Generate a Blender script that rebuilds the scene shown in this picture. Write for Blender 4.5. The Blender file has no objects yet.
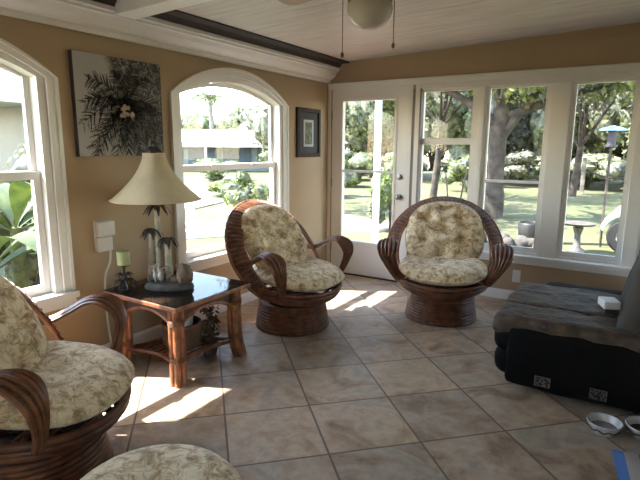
import bpy, math, random
from mathutils import Vector, Matrix, noise
random.seed(7)
S = bpy.context.scene
COL = S.collection
# ---------------------------------------------------------------- camera
cam_d = bpy.data.cameras.new('camera'); cam = bpy.data.objects.new('camera', cam_d); COL.objects.link(cam)
cam_d.sensor_width = 36.0; cam_d.lens = 502 / 640 * 36; cam_d.clip_start = 0.02; cam_d.clip_end = 400
def _ray(x, y): return Vector(((x - 320) / 502, -(y - 240) / 502, -1.0))
dY = _ray(640, 149).normalized(); dX = -_ray(-497, 141).normalized()
dZ = dX.cross(dY).normalized(); dX = dY.cross(dZ)
cam.matrix_world = Matrix.Translation((0, 0, 1.41)) @ Matrix((dX, dY, dZ)).to_4x4()
S.camera = cam
# ---------------------------------------------------------------- world, sun, exposure
S.view_settings.view_transform = 'Standard'; S.view_settings.look = 'None'
S.view_settings.gamma = 1.0; S.view_settings.use_curve_mapping = False
S.view_settings.exposure = 2.1
SUN_DIR = Vector((1.0, 0.55, -1.38)).normalized()      # the way the light travels
w = bpy.data.worlds.new('sky'); S.world = w; w.use_nodes = True
nt = w.node_tree; nt.nodes.clear()
sky = nt.nodes.new('ShaderNodeTexSky'); sky.sky_type = 'NISHITA'; sky.sun_disc = False
sky.sun_elevation = math.asin(-SUN_DIR.z); sky.sun_rotation = math.atan2(-SUN_DIR.x, -SUN_DIR.y)
sky.air_density = 1.0; sky.dust_density = 0.4; sky.ozone_density = 1.5
bg = nt.nodes.new('ShaderNodeBackground'); bg.inputs[1].default_value = 0.55
ow = nt.nodes.new('ShaderNodeOutputWorld')
tint = nt.nodes.new('ShaderNodeVectorMath'); tint.operation = 'MULTIPLY'; tint.inputs[1].default_value = (1.14, 1.0, 0.86)
nt.links.new(sky.outputs[0], tint.inputs[0]); nt.links.new(tint.outputs[0], bg.inputs[0]); nt.links.new(bg.outputs[0], ow.inputs[0])
sl = bpy.data.lights.new('sun', 'SUN'); sl.energy = 8.0; sl.angle = 0.009; sl.color = (1.0, 0.94, 0.88)
so = bpy.data.objects.new('sun', sl); COL.objects.link(so)
so.rotation_euler = SUN_DIR.to_track_quat('-Z', 'Y').to_euler(); so.location = (-8, -4, 10)
S.cycles.max_bounces = 10; S.cycles.diffuse_bounces = 6; S.cycles.transparent_max_bounces = 24
S.cycles.use_denoising = True; S.cycles.sample_clamp_indirect = 8.0; S.cycles.caustics_reflective = False; S.cycles.caustics_refractive = False

# ---------------------------------------------------------------- materials
def new_mat(name):
    m = bpy.data.materials.new(name); m.use_nodes = True
    return m, m.node_tree, m.node_tree.nodes['Principled BSDF']
def nd(nt, t, **kw):
    n = nt.nodes.new(t)
    for k, v in kw.items():
        if k in n.inputs: n.inputs[k].default_value = v
        else: setattr(n, k, v)
    return n
def objco(nt): return nd(nt, 'ShaderNodeTexCoord').outputs['Object']
def geopos(nt): return nd(nt, 'ShaderNodeNewGeometry').outputs['Position']
def ramp(nt, fac, stops):
    r = nt.nodes.new('ShaderNodeValToRGB'); e = r.color_ramp.elements
    while len(e) < len(stops): e.new(0.5)
    for i, (p, c) in enumerate(stops):
        e[i].position = p; e[i].color = tuple(c) + ((1,) if len(c) == 3 else ())
    nt.links.new(fac, r.inputs[0]); return r.outputs[0]
def mixc(nt, fac, a, b, mode='MIX'):
    n = nt.nodes.new('ShaderNodeMix'); n.data_type = 'RGBA'; n.blend_type = mode
    for sock, v in ((n.inputs[0], fac), (n.inputs[6], a), (n.inputs[7], b)):
        if isinstance(v, bpy.types.NodeSocket): nt.links.new(v, sock)
        else: sock.default_value = v if not isinstance(v, tuple) else (tuple(v) + (1,) if len(v) == 3 else v)
    return n.outputs[2]
def math_(nt, op, a, b=None):
    n = nt.nodes.new('ShaderNodeMath'); n.operation = op
    for i, v in enumerate((a, b)):
        if v is None: continue
        if isinstance(v, bpy.types.NodeSocket): nt.links.new(v, n.inputs[i])
        else: n.inputs[i].default_value = v
    return n.outputs[0]
def bump(nt, b, h, strength=0.3, dist=0.01):
    n = nd(nt, 'ShaderNodeBump'); n.inputs['Strength'].default_value = strength; n.inputs['Distance'].default_value = dist
    nt.links.new(h, n.inputs['Height']); nt.links.new(n.outputs[0], b.inputs['Normal'])
def mat(name, c, rough=0.6, var=0.12, scale=8.0, metal=0.0, spec=0.5, bmp=0.0, bscale=60, emit=None, coat=0.0):
    m, nt, b = new_mat(name)
    no = nd(nt, 'ShaderNodeTexNoise', Scale=scale, Detail=4.0)
    nt.links.new(objco(nt), no.inputs['Vector'])
    lo = tuple(max(0, x * (1 - var)) for x in c); hi = tuple(min(1, x * (1 + var)) for x in c)
    nt.links.new(ramp(nt, no.outputs[0], [(0.3, lo), (0.7, hi)]), b.inputs['Base Color'])
    b.inputs['Roughness'].default_value = rough; b.inputs['Metallic'].default_value = metal
    b.inputs['Specular IOR Level'].default_value = spec; b.inputs['Coat Weight'].default_value = coat
    if bmp:
        n2 = nd(nt, 'ShaderNodeTexNoise', Scale=bscale, Detail=3.0); nt.links.new(objco(nt), n2.inputs['Vector'])
        bump(nt, b, n2.outputs[0], bmp, 0.01)
    if emit:
        b.inputs['Emission Color'].default_value = tuple(emit[:3]) + (1,); b.inputs['Emission Strength'].default_value = emit[3]
    return m
def tile_mat():
    m, nt, b = new_mat('stone_tile'); T = 0.46
    p = geopos(nt); mp = nd(nt, 'ShaderNodeMapping', vector_type='TEXTURE')
    mp.inputs['Rotation'].default_value = (0, 0, math.radians(45))
    # texture-mapping: (p - loc) rotated by -45 deg, so u = (x+y)/sqrt2, v = (y-x)/sqrt2
    u0, v0 = 0.064, 2.055
    mp.inputs['Location'].default_value = ((u0 - v0) / math.sqrt(2), (u0 + v0) / math.sqrt(2), 0)
    mp.inputs['Scale'].default_value = (T, T, 1)
    nt.links.new(p, mp.inputs['Vector'])
    sx = nt.nodes.new('ShaderNodeSeparateXYZ'); nt.links.new(mp.outputs[0], sx.inputs[0])
    def edge(s):
        f = math_(nt, 'FRACT', s); g = math_(nt, 'ABSOLUTE', math_(nt, 'SUBTRACT', f, 0.5)); return g
    e = math_(nt, 'MAXIMUM', edge(sx.outputs[0]), edge(sx.outputs[1]))
    grout = ramp(nt, e, [(0.486, (0, 0, 0)), (0.492, (1, 1, 1))])
    fl = nt.nodes.new('ShaderNodeVectorMath'); fl.operation = 'FLOOR'; nt.links.new(mp.outputs[0], fl.inputs[0])
    wn = nd(nt, 'ShaderNodeTexWhiteNoise'); wn.noise_dimensions = '3D'; nt.links.new(fl.outputs[0], wn.inputs['Vector'])
    off = nt.nodes.new('ShaderNodeVectorMath'); off.operation = 'MULTIPLY_ADD'
    nt.links.new(wn.outputs['Color'], off.inputs[0]); off.inputs[1].default_value = (9, 9, 9); nt.links.new(p, off.inputs[2])
    n1 = nd(nt, 'ShaderNodeTexNoise', Scale=3.2, Detail=7.0, Roughness=0.62, Distortion=0.9); nt.links.new(off.outputs[0], n1.inputs['Vector'])
    n2 = nd(nt, 'ShaderNodeTexNoise', Scale=14.0, Detail=6.0, Roughness=0.7); nt.links.new(off.outputs[0], n2.inputs['Vector'])
    c1 = ramp(nt, n1.outputs[0], [(0.36, (0.19, 0.13, 0.085)), (0.45, (0.40, 0.285, 0.185)), (0.54, (0.50, 0.41, 0.305)), (0.64, (0.34, 0.30, 0.245))])
    c2 = mixc(nt, 0.35, c1, ramp(nt, n2.outputs[0], [(0.35, (0.20, 0.145, 0.10)), (0.65, (0.60, 0.50, 0.37))]))
    tone = ramp(nt, wn.outputs['Value'], [(0, (0.78, 0.78, 0.80)), (0.5, (1, 0.96, 0.92)), (1, (1.15, 1.06, 0.95))])
    c3 = mixc(nt, 1.0, c2, tone, 'MULTIPLY')
    col = mixc(nt, grout, c3, (0.12, 0.085, 0.06))
    nt.links.new(col, b.inputs['Base Color'])
    nt.links.new(ramp(nt, n2.outputs[0], [(0.3, (0.38,) * 3), (0.7, (0.55,) * 3)]), b.inputs['Roughness'])
    h = mixc(nt, grout, n2.outputs[0], (0.0, 0.0, 0.0)); bump(nt, b, h, 0.25, 0.004)
    return m
def fabric_mat():
    m, nt, b = new_mat('leafy_cushion_fabric'); co = objco(nt)
    d = nd(nt, 'ShaderNodeTexNoise', Scale=9.0, Detail=2.0); nt.links.new(co, d.inputs['Vector'])
    dv = mixc(nt, 0.12, co, d.outputs['Color'])
    v = nd(nt, 'ShaderNodeTexVoronoi', Scale=19.0); nt.links.new(dv, v.inputs['Vector'])
    v2 = nd(nt, 'ShaderNodeTexVoronoi', Scale=12.0); v2.feature = 'DISTANCE_TO_EDGE'; nt.links.new(dv, v2.inputs['Vector'])
    n = nd(nt, 'ShaderNodeTexNoise', Scale=17.0, Detail=5.0, Roughness=0.75, Distortion=0.6); nt.links.new(co, n.inputs['Vector'])
    base = ramp(nt, n.outputs[0], [(0.38, (0.27, 0.17, 0.08)), (0.46, (0.53, 0.38, 0.21)), (0.53, (0.72, 0.59, 0.39)), (0.66, (0.80, 0.68, 0.48))])
    leafm = ramp(nt, v.outputs['Distance'], [(0.20, (1, 1, 1)), (0.30, (0, 0, 0))])
    lc = ramp(nt, v.outputs['Color'], [(0.0, (0.20, 0.15, 0.085)), (0.45, (0.52, 0.37, 0.20)), (0.62, (0.58, 0.49, 0.33)), (1.0, (0.28, 0.17, 0.09))])
    c = mixc(nt, math_(nt, 'MULTIPLY', leafm, 0.75), base, lc)
    vein = ramp(nt, v2.outputs['Distance'], [(0.0, (1, 1, 1)), (0.035, (0, 0, 0))])
    c = mixc(nt, math_(nt, 'MULTIPLY', vein, 0.5), c, (0.27, 0.25, 0.16))
    nt.links.new(c, b.inputs['Base Color']); b.inputs['Roughness'].default_value = 0.9; b.inputs['Specular IOR Level'].default_value = 0.2
    b.inputs['Sheen Weight'].default_value = 0.3
    n3 = nd(nt, 'ShaderNodeTexNoise', Scale=14.0, Detail=3.0); nt.links.new(co, n3.inputs['Vector']); bump(nt, b, n3.outputs[0], 0.35, 0.02)
    return m
def rattan_mat(name, dark=(0.065, 0.022, 0.010), light=(0.23, 0.085, 0.035), weave=None, rough=0.45):
    m, nt, b = new_mat(name); co = objco(nt)
    n = nd(nt, 'ShaderNodeTexNoise', Scale=18.0, Detail=4.0); nt.links.new(co, n.inputs['Vector'])
    c = ramp(nt, n.outputs[0], [(0.3, dark), (0.72, light)])
    if weave:
        wv = nd(nt, 'ShaderNodeTexWave', Scale=weave, Distortion=1.5); wv.bands_direction = 'DIAGONAL'; nt.links.new(co, wv.inputs['Vector'])
        w2 = nd(nt, 'ShaderNodeTexWave', Scale=weave * 0.9, Distortion=1.0); w2.bands_direction = 'Z'; nt.links.new(co, w2.inputs['Vector'])
        h = math_(nt, 'MULTIPLY', wv.outputs['Fac'], w2.outputs['Fac'])
        c = mixc(nt, ramp(nt, h, [(0.05, (0.75,) * 3), (0.35, (0, 0, 0))]), c, tuple(x * 0.3 for x in dark))
        bump(nt, b, h, 0.8, 0.006)
    else:
        w3 = nd(nt, 'ShaderNodeTexNoise', Scale=50.0); nt.links.new(co, w3.inputs['Vector']); bump(nt, b, w3.outputs[0], 0.2, 0.003)
    nt.links.new(c, b.inputs['Base Color']); b.inputs['Roughness'].default_value = rough; b.inputs['Coat Weight'].default_value = 0.12
    b.inputs['Coat Roughness'].default_value = 0.3
    return m
def glass_mat(name='window_glass', tint=(0.96, 0.97, 0.965), f=0.4):
    m = bpy.data.materials.new(name); m.use_nodes = True; nt = m.node_tree; nt.nodes.clear()
    o = nt.nodes.new('ShaderNodeOutputMaterial'); t = nt.nodes.new('ShaderNodeBsdfTransparent'); t.inputs[0].default_value = tint + (1,)
    g = nt.nodes.new('ShaderNodeBsdfGlossy'); g.inputs['Roughness'].default_value = 0.0
    ge = nt.nodes.new('ShaderNodeNewGeometry'); dt = nt.nodes.new('ShaderNodeVectorMath'); dt.operation = 'DOT_PRODUCT'
    nt.links.new(ge.outputs['Normal'], dt.inputs[0]); nt.links.new(ge.outputs['Incoming'], dt.inputs[1])
    sch = math_(nt, 'POWER', math_(nt, 'SUBTRACT', 1.0, math_(nt, 'ABSOLUTE', dt.outputs['Value'])), 5.0)
    sch = math_(nt, 'ADD', math_(nt, 'MULTIPLY', sch, 0.95), 0.042); mx = nt.nodes.new('ShaderNodeMixShader')
    nt.links.new(math_(nt, 'MULTIPLY', sch, f), mx.inputs[0]); nt.links.new(t.outputs[0], mx.inputs[1]); nt.links.new(g.outputs[0], mx.inputs[2])
    nt.links.new(mx.outputs[0], o.inputs[0]); return m
def leaf_mat(name, c1, c2, scale=2.2, trans=0.35):
    m = bpy.data.materials.new(name); m.use_nodes = True; nt = m.node_tree; nt.nodes.clear()
    o = nt.nodes.new('ShaderNodeOutputMaterial')
    n = nd(nt, 'ShaderNodeTexNoise', Scale=scale, Detail=5.0, Roughness=0.7); nt.links.new(objco(nt), n.inputs['Vector'])
    c = ramp(nt, n.outputs[0], [(0.40, c1), (0.62, c2)])
    d = nt.nodes.new('ShaderNodeBsdfPrincipled'); d.inputs['Roughness'].default_value = 0.6; nt.links.new(c, d.inputs['Base Color'])
    t = nt.nodes.new('ShaderNodeBsdfTranslucent'); nt.links.new(c, t.inputs[0])
    mx = nt.nodes.new('ShaderNodeMixShader'); mx.inputs[0].default_value = trans
    nt.links.new(d.outputs[0], mx.inputs[1]); nt.links.new(t.outputs[0], mx.inputs[2]); nt.links.new(mx.outputs[0], o.inputs[0]); return m
def ceiling_mat():
    m, nt, b = new_mat('ceiling_board'); p = geopos(nt)
    mp = nd(nt, 'ShaderNodeMapping'); mp.inputs['Scale'].default_value = (0.9, 9.0, 1.0); nt.links.new(p, mp.inputs['Vector'])
    n = nd(nt, 'ShaderNodeTexNoise', Scale=2.2, Detail=5.0, Roughness=0.65); nt.links.new(mp.outputs[0], n.inputs['Vector'])
    c = ramp(nt, n.outputs[0], [(0.3, (0.46, 0.43, 0.40)), (0.7, (0.66, 0.63, 0.60))])
    sx = nt.nodes.new('ShaderNodeSeparateXYZ'); nt.links.new(p, sx.inputs[0])
    f = math_(nt, 'FRACT', math_(nt, 'MULTIPLY', sx.outputs[1], 1 / 0.3))
    seam = ramp(nt, f, [(0.0, (1, 1, 1)), (0.03, (0, 0, 0))])
    nt.links.new(mixc(nt, math_(nt, 'MULTIPLY', seam, 0.15), c, (0.3, 0.29, 0.28)), b.inputs['Base Color'])
    b.inputs['Roughness'].default_value = 0.5; return m
def canvas_mat():
    # black and white photo print of a palm crown seen from below: fronds radiate from the crown centre, dark texture at upper right
    m, nt, b = new_mat('palm_print'); co = nd(nt, 'ShaderNodeTexCoord').outputs['Generated']
    sx = nt.nodes.new('ShaderNodeSeparateXYZ'); nt.links.new(co, sx.inputs[0])   # y along wall 0..1, z up 0..1
    n = nd(nt, 'ShaderNodeTexNoise', Scale=14.0, Detail=6.0, Roughness=0.75, Distortion=2.0); nt.links.new(co, n.inputs['Vector'])
    reg = math_(nt, 'ADD', math_(nt, 'ADD', math_(nt, 'MULTIPLY', sx.outputs[1], 1.0), math_(nt, 'MULTIPLY', sx.outputs[2], 0.28)), math_(nt, 'MULTIPLY', n.outputs[0], 0.25))
    mask = ramp(nt, reg, [(0.72, (0, 0, 0)), (0.80, (1, 1, 1))])
    tex = ramp(nt, n.outputs[0], [(0.42, (0.025, 0.022, 0.024)), (0.52, (0.07, 0.065, 0.065)), (0.60, (0.30, 0.29, 0.28))])
    c = mixc(nt, mask, (0.36, 0.345, 0.335), tex)
    nt.links.new(c, b.inputs['Base Color']); b.inputs['Roughness'].default_value = 0.7; return m
def stripe_mat():
    m, nt, b = new_mat('striped_cotton'); p = objco(nt); sx = nt.nodes.new('ShaderNodeSeparateXYZ'); nt.links.new(p, sx.inputs[0])
    f = math_(nt, 'FRACT', math_(nt, 'MULTIPLY', sx.outputs[0], 7.0))
    c = ramp(nt, f, [(0.0, (0.05, 0.12, 0.30)), (0.30, (0.07, 0.17, 0.38)), (0.34, (0.42, 0.40, 0.36)), (0.72, (0.42, 0.40, 0.36)), (0.76, (0.10, 0.10, 0.26)), (1.0, (0.06, 0.07, 0.22))])
    nt.links.new(c, b.inputs['Base Color']); b.inputs['Roughness'].default_value = 0.9; return m
def ground_mat():
    m, nt, b = new_mat('lawn'); p = geopos(nt)
    n = nd(nt, 'ShaderNodeTexNoise', Scale=0.35, Detail=6.0, Roughness=0.7); nt.links.new(p, n.inputs['Vector'])
    n2 = nd(nt, 'ShaderNodeTexNoise', Scale=6.0, Detail=5.0, Roughness=0.8); nt.links.new(p, n2.inputs['Vector'])
    c = ramp(nt, n.outputs[0], [(0.35, (0.045, 0.060, 0.018)), (0.5, (0.075, 0.085, 0.030)), (0.66, (0.15, 0.135, 0.07))])
    c = mixc(nt, 0.4, c, ramp(nt, n2.outputs[0], [(0.3, (0.03, 0.042, 0.014)), (0.7, (0.14, 0.13, 0.065))]))
    nt.links.new(c, b.inputs['Base Color']); b.inputs['Roughness'].default_value = 0.95; return m

M = {}
M['tile'] = tile_mat(); M['fabric'] = fabric_mat(); M['ceiling'] = ceiling_mat(); M['ground'] = ground_mat()
M['wall'] = mat('tan_paint', (0.41, 0.30, 0.19), 0.75, 0.03, 3, bmp=0.08, bscale=220)
M['white'] = mat('white_trim_paint', (0.74, 0.73, 0.71), 0.45, 0.03, 3)
M['doorwhite'] = mat('white_door_paint', (0.78, 0.76, 0.73), 0.4, 0.02, 3)
M['greytrim'] = mat('grey_weather_strip', (0.22, 0.19, 0.18), 0.7, 0.1)
M['darkgap'] = mat('crown_gap_shade', (0.035, 0.028, 0.026), 0.8, 0.2)  # near-black colour paints the shade of the gap above the crown
M['glass'] = glass_mat()
M['rattan'] = rattan_mat('rattan_cane')
M['rattan_light'] = rattan_mat('rattan_cane_reddish', (0.13, 0.045, 0.02), (0.38, 0.145, 0.06))
M['wicker'] = rattan_mat('woven_rattan', (0.08, 0.032, 0.02), (0.26, 0.11, 0.055), weave=55)
M['wicker_dark'] = rattan_mat('woven_dark_wicker', (0.07, 0.035, 0.02), (0.2, 0.10, 0.05), weave=45)
M['binding'] = rattan_mat('cane_binding', (0.22, 0.08, 0.03), (0.5, 0.22, 0.09), weave=110)
M['metal_dark'] = mat('dark_metal', (0.03, 0.028, 0.027), 0.5, 0.1, metal=0.6)
M['bronze'] = mat('dark_bronze', (0.045, 0.04, 0.04), 0.45, 0.35, 30, metal=0.4)
M['chrome'] = mat('brushed_nickel', (0.30, 0.29, 0.28), 0.3, 0.05, metal=1.0)
M['chain'] = mat('aged_brass_chain', (0.20, 0.17, 0.13), 0.4, 0.05, metal=0.7)
M['shade'] = mat('parchment_shade', (0.60, 0.50, 0.33), 0.8, 0.10, 9)
M['shade'].node_tree.nodes['Principled BSDF'].inputs['Subsurface Weight'].default_value = 0.0
M['stone_pale'] = mat('pale_stone', (0.42, 0.38, 0.31), 0.7, 0.25, 20, bmp=0.4)
M['stone_grey'] = mat('grey_carved_resin', (0.07, 0.064, 0.058), 0.7, 0.4, 25, bmp=0.6)
M['driftwood'] = mat('driftwood', (0.17, 0.12, 0.085), 0.8, 0.35, 25, bmp=0.6)
M['birdwhite'] = mat('pale_feather_glaze', (0.45, 0.43, 0.40), 0.5, 0.15, 30)
M['candle'] = mat('sage_candle_wax', (0.36, 0.38, 0.19), 0.5, 0.15, 20)
M['plastic'] = mat('white_plastic', (0.72, 0.70, 0.68), 0.35, 0.02)
M['leather'] = mat('black_leather', (0.004, 0.0035, 0.0035), 0.7, 0.3, 10, bmp=0.25, bscale=35, spec=0.10)
M['leather_top'] = mat('black_leather_sky_sheen', (0.062, 0.042, 0.030), 0.5, 0.55, 14, bmp=1.0, bscale=30, spec=0.3)  # grey-brown tone paints the sky's reflection onto the black seat leather
M['charcoal'] = mat('charcoal_suede', (0.035, 0.029, 0.025), 0.85, 0.2, 12)
M['ceramic'] = mat('glazed_ceramic', (0.50, 0.49, 0.47), 0.25, 0.25, 22)
M['kibble'] = mat('dry_pet_food', (0.05, 0.03, 0.02), 0.8, 0.4, 60, bmp=0.8)
M['water'] = mat('bowl_water', (0.20, 0.20, 0.19), 0.05, 0.05)
M['stripe'] = stripe_mat(); M['canvas'] = canvas_mat()
M['canvas_side'] = mat('canvas_edge', (0.05, 0.048, 0.05), 0.8, 0.2)
M['frond_dark'] = mat('print_ink_dark', (0.035, 0.032, 0.033), 0.7, 0.5, 60)
M['frond_mid'] = mat('print_ink_grey', (0.16, 0.15, 0.15), 0.7, 0.5, 60)
M['frond_lite'] = mat('print_ink_pale', (0.33, 0.31, 0.30), 0.7, 0.3, 60)
M['coconut'] = mat('print_ink_blush', (0.36, 0.25, 0.20), 0.7, 0.3, 60)
M['frame_dark'] = mat('mahogany_frame', (0.03, 0.015, 0.012), 0.6, 0.2, spec=0.2)
M['matboard'] = mat('grey_mat_board', (0.05, 0.042, 0.05), 0.8, 0.1)
M['picwhite'] = mat('white_print_border', (0.45, 0.45, 0.43), 0.7, 0.05)
M['picart'] = mat('grey_green_print', (0.13, 0.14, 0.09), 0.7, 0.6, 22)
M['bowl_glass'] = mat('frosted_bowl_glass', (0.60, 0.56, 0.50), 0.25, 0.05)
M['blade'] = mat('walnut_blade', (0.33, 0.20, 0.11), 0.45, 0.2, 6)
M['bark'] = mat('oak_bark', (0.05, 0.038, 0.030), 0.95, 0.7, 5, bmp=1.0, bscale=9)
M['bark_pale'] = mat('pale_bark', (0.16, 0.14, 0.12), 0.9, 0.35, 5, bmp=0.6, bscale=10)
M['leaf_oak'] = leaf_mat('oak_leaves', (0.035, 0.050, 0.014), (0.20, 0.22, 0.06))
M['leaf_grey'] = leaf_mat('mossy_grey_leaves', (0.08, 0.085, 0.06), (0.31, 0.29, 0.23), 2.4)
M['leaf_mid'] = leaf_mat('mid_green_leaves', (0.04, 0.055, 0.02), (0.18, 0.21, 0.09), 2.4)
M['leaf_bright'] = leaf_mat('bright_green_leaves', (0.08, 0.12, 0.03), (0.24, 0.30, 0.08), 1.5, 0.45)
M['banana'] = leaf_mat('banana_leaf', (0.10, 0.15, 0.07), (0.24, 0.30, 0.12), 2.0, 0.5)
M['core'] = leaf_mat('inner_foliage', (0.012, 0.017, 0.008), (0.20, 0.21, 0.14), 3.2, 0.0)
M['roofwhite'] = mat('white_metal_roof', (0.70, 0.70, 0.68), 0.5, 0.05, 1)
M['housewall'] = mat('pale_blue_siding', (0.20, 0.235, 0.26), 0.8, 0.05, 1)
M['housedark'] = mat('shaded_screen', (0.06, 0.085, 0.12), 0.5, 0.3, 1)
M['bluepost'] = mat('pale_blue_siding_near', (0.22, 0.32, 0.50), 0.7, 0.05, 1)
M['path'] = mat('pinkish_gravel', (0.44, 0.35, 0.32), 0.95, 0.2, 5, bmp=0.3)
M['curb'] = mat('white_edging_stone', (0.66, 0.64, 0.60), 0.9, 0.1, 5)
M['rock'] = mat('mossy_fieldstone', (0.07, 0.062, 0.055), 0.95, 0.4, 6, bmp=0.9, bscale=12)
M['brick'] = mat('red_paver', (0.30, 0.12, 0.10), 0.9, 0.2, 6)
M['post'] = mat('white_post_paint', (0.72, 0.74, 0.78), 0.5, 0.03)
M['postblue'] = mat('blue_plastic', (0.22, 0.42, 0.55), 0.5, 0.05)
M['tyre'] = mat('black_rubber', (0.012, 0.012, 0.012), 0.7, 0.2)
M['cart'] = mat('white_body_panel', (0.72, 0.70, 0.70), 0.3, 0.03)
M['leaftwig'] = mat('dry_bronze_foliage', (0.07, 0.05, 0.035), 0.8, 0.4, 30)

# ---------------------------------------------------------------- mesh helpers
class MB:
    def __init__(s): s.v = []; s.f = []; s.mi = []; s.cur = 0
    def add(s, vs, fs):
        o = len(s.v); s.v += [tuple(p) for p in vs]; s.f += [tuple(i + o for i in f) for f in fs]; s.mi += [s.cur] * len(fs); return s
    def box(s, a, b):
        (x0, y0, z0), (x1, y1, z1) = a, b
        x0, x1 = sorted((x0, x1)); y0, y1 = sorted((y0, y1)); z0, z1 = sorted((z0, z1))
        return s.add([(x0,y0,z0),(x1,y0,z0),(x1,y1,z0),(x0,y1,z0),(x0,y0,z1),(x1,y0,z1),(x1,y1,z1),(x0,y1,z1)],
                     [(0,3,2,1),(4,5,6,7),(0,1,5,4),(1,2,6,5),(2,3,7,6),(3,0,4,7)])
    def prism(s, poly, ax, a, b):
        """poly: 2D outline; extruded along axis ax (0,1,2) from a to b"""
        n = len(poly)
        def P(p, t):
            q = list(p); q.insert(ax, t); return tuple(q)
        vs = [P(p, a) for p in poly] + [P(p, b) for p in poly]
        fs = [tuple(range(n - 1, -1, -1)), tuple(range(n, 2 * n))] + [(i, (i + 1) % n, n + (i + 1) % n, n + i) for i in range(n)]
        return s.add(vs, fs)
    def tube(s, path, r, seg=8, closed=False, flat=1.0, up=None):
        path = [Vector(p) for p in path]; n = len(path)
        if n < 2: return s
        rr = r if isinstance(r, (list, tuple)) else [r] * n
        vs = []; fs = []
        prev = None
        for i, p in enumerate(path):
            if closed: t = path[(i + 1) % n] - path[i - 1]
            else: t = path[min(i + 1, n - 1)] - path[max(i - 1, 0)]
            if t.length < 1e-9: t = Vector((0, 0, 1))
            t.normalize()
            if prev is None:
                u = Vector(up) if up else (Vector((0, 0, 1)) if abs(t.z) < 0.9 else Vector((1, 0, 0)))
            else: u = prev
            u = (u - t * u.dot(t)); u.normalize() if u.length > 1e-6 else None; prev = u
            w_ = t.cross(u)
            for k in range(seg):
                a = 2 * math.pi * k / seg
                vs.append(p + (u * math.cos(a) * flat + w_ * math.sin(a)) * rr[i])
        m = n if closed else n - 1
        for i in range(m):
            j = (i + 1) % n
            for k in range(seg):
                l = (k + 1) % seg
                fs.append((i * seg + k, i * seg + l, j * seg + l, j * seg + k))
        if not closed: fs += [tuple(range(seg - 1, -1, -1)), tuple((n - 1) * seg + k for k in range(seg))]
        return s.add(vs, fs)
    def lathe(s, prof, c=(0, 0, 0), seg=24, M_=None):
        vs = []; fs = []
        for (r, z) in prof:
            for k in range(seg):
                a = 2 * math.pi * k / seg; vs.append(Vector((r * math.cos(a), r * math.sin(a), z)))
        for i in range(len(prof) - 1):
            for k in range(seg):
                l = (k + 1) % seg; fs.append((i * seg + k, i * seg + l, (i + 1) * seg + l, (i + 1) * seg + k))
        fs += [tuple(range(seg - 1, -1, -1)), tuple((len(prof) - 1) * seg + k for k in range(seg))]
        if M_: vs = [M_ @ v for v in vs]
        return s.add([v + Vector(c) for v in vs], fs)
    def ball(s, c, r, seg=14, rings=9, fn=None, rot=None):
        vs = []; fs = []; c = Vector(c); r = (r,) * 3 if isinstance(r, (int, float)) else r
        for i in range(1, rings):
            ph = math.pi * i / rings
            for k in range(seg):
                a = 2 * math.pi * k / seg
                d = Vector((math.sin(ph) * math.cos(a), math.sin(ph) * math.sin(a), math.cos(ph)))
                vs.append(d)
        vs += [Vector((0, 0, 1)), Vector((0, 0, -1))]; T, B = len(vs) - 2, len(vs) - 1
        for i in range(rings - 2):
            for k in range(seg):
                l = (k + 1) % seg; fs.append((i * seg + k, (i + 1) * seg + k, (i + 1) * seg + l, i * seg + l))
        for k in range(seg):
            l = (k + 1) % seg; fs.append((T, k, l)); fs.append((B, (rings - 2) * seg + l, (rings - 2) * seg + k))
        out = []
        for d in vs:
            q = Vector((d.x * r[0], d.y * r[1], d.z * r[2]))
            if fn: q = q * fn(d)
            if rot: q = rot @ q
            out.append(c + q)
        return s.add(out, fs)
    def quadleaf(s, c, n, size, asp=0.5):
        n = Vector(n).normalized(); t = n.orthogonal().normalized(); t.rotate(Matrix.Rotation(random.uniform(0, 6.28), 3, n)); b = n.cross(t)
        c = Vector(c); o = len(s.v)
        s.v += [tuple(c - t * size), tuple(c + b * size * asp), tuple(c + t * size), tuple(c - b * size * asp)]
        s.f.append((o, o + 1, o + 2, o + 3)); s.mi.append(s.cur)
    def build(s, name, m, parent=None, smooth=False, bevel=0.0):
        me = bpy.data.meshes.new(name); me.from_pydata(s.v, [], s.f)
        for x in (m if isinstance(m, (list, tuple)) else [m]): me.materials.append(M[x] if isinstance(x, str) else x)
        me.polygons.foreach_set('material_index', s.mi)
        if smooth: me.polygons.foreach_set('use_smooth', [True] * len(s.f))
        me.update(); me.validate()
        o = bpy.data.objects.new(name, me); COL.objects.link(o)
        if smooth: 
            try: me.set_sharp_from_angle(angle=math.radians(50))
            except Exception: pass
        if bevel:
            b = o.modifiers.new('bevel', 'BEVEL'); b.width = bevel; b.segments = 2; b.limit_method = 'ANGLE'
        if parent: o.parent = parent
        return o
def tag(o, label, cat, group=None, kind=None):
    o['label'] = label; o['category'] = cat
    if group: o['group'] = group
    if kind: o['kind'] = kind
    return o
def empty(name, loc, label, cat, group=None, kind=None, rz=0.0):
    o = bpy.data.objects.new(name, None); COL.objects.link(o); o.location = loc; o.rotation_euler = (0, 0, rz); o.empty_display_size = 0.1
    return tag(o, label, cat, group, kind)
def copy_tree(o, parent=None):
    c = o.copy(); COL.objects.link(c)
    if parent: c.parent = parent
    for ch in [x for x in list(bpy.data.objects) if x.parent == o]: copy_tree(ch, c)
    return c
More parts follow.
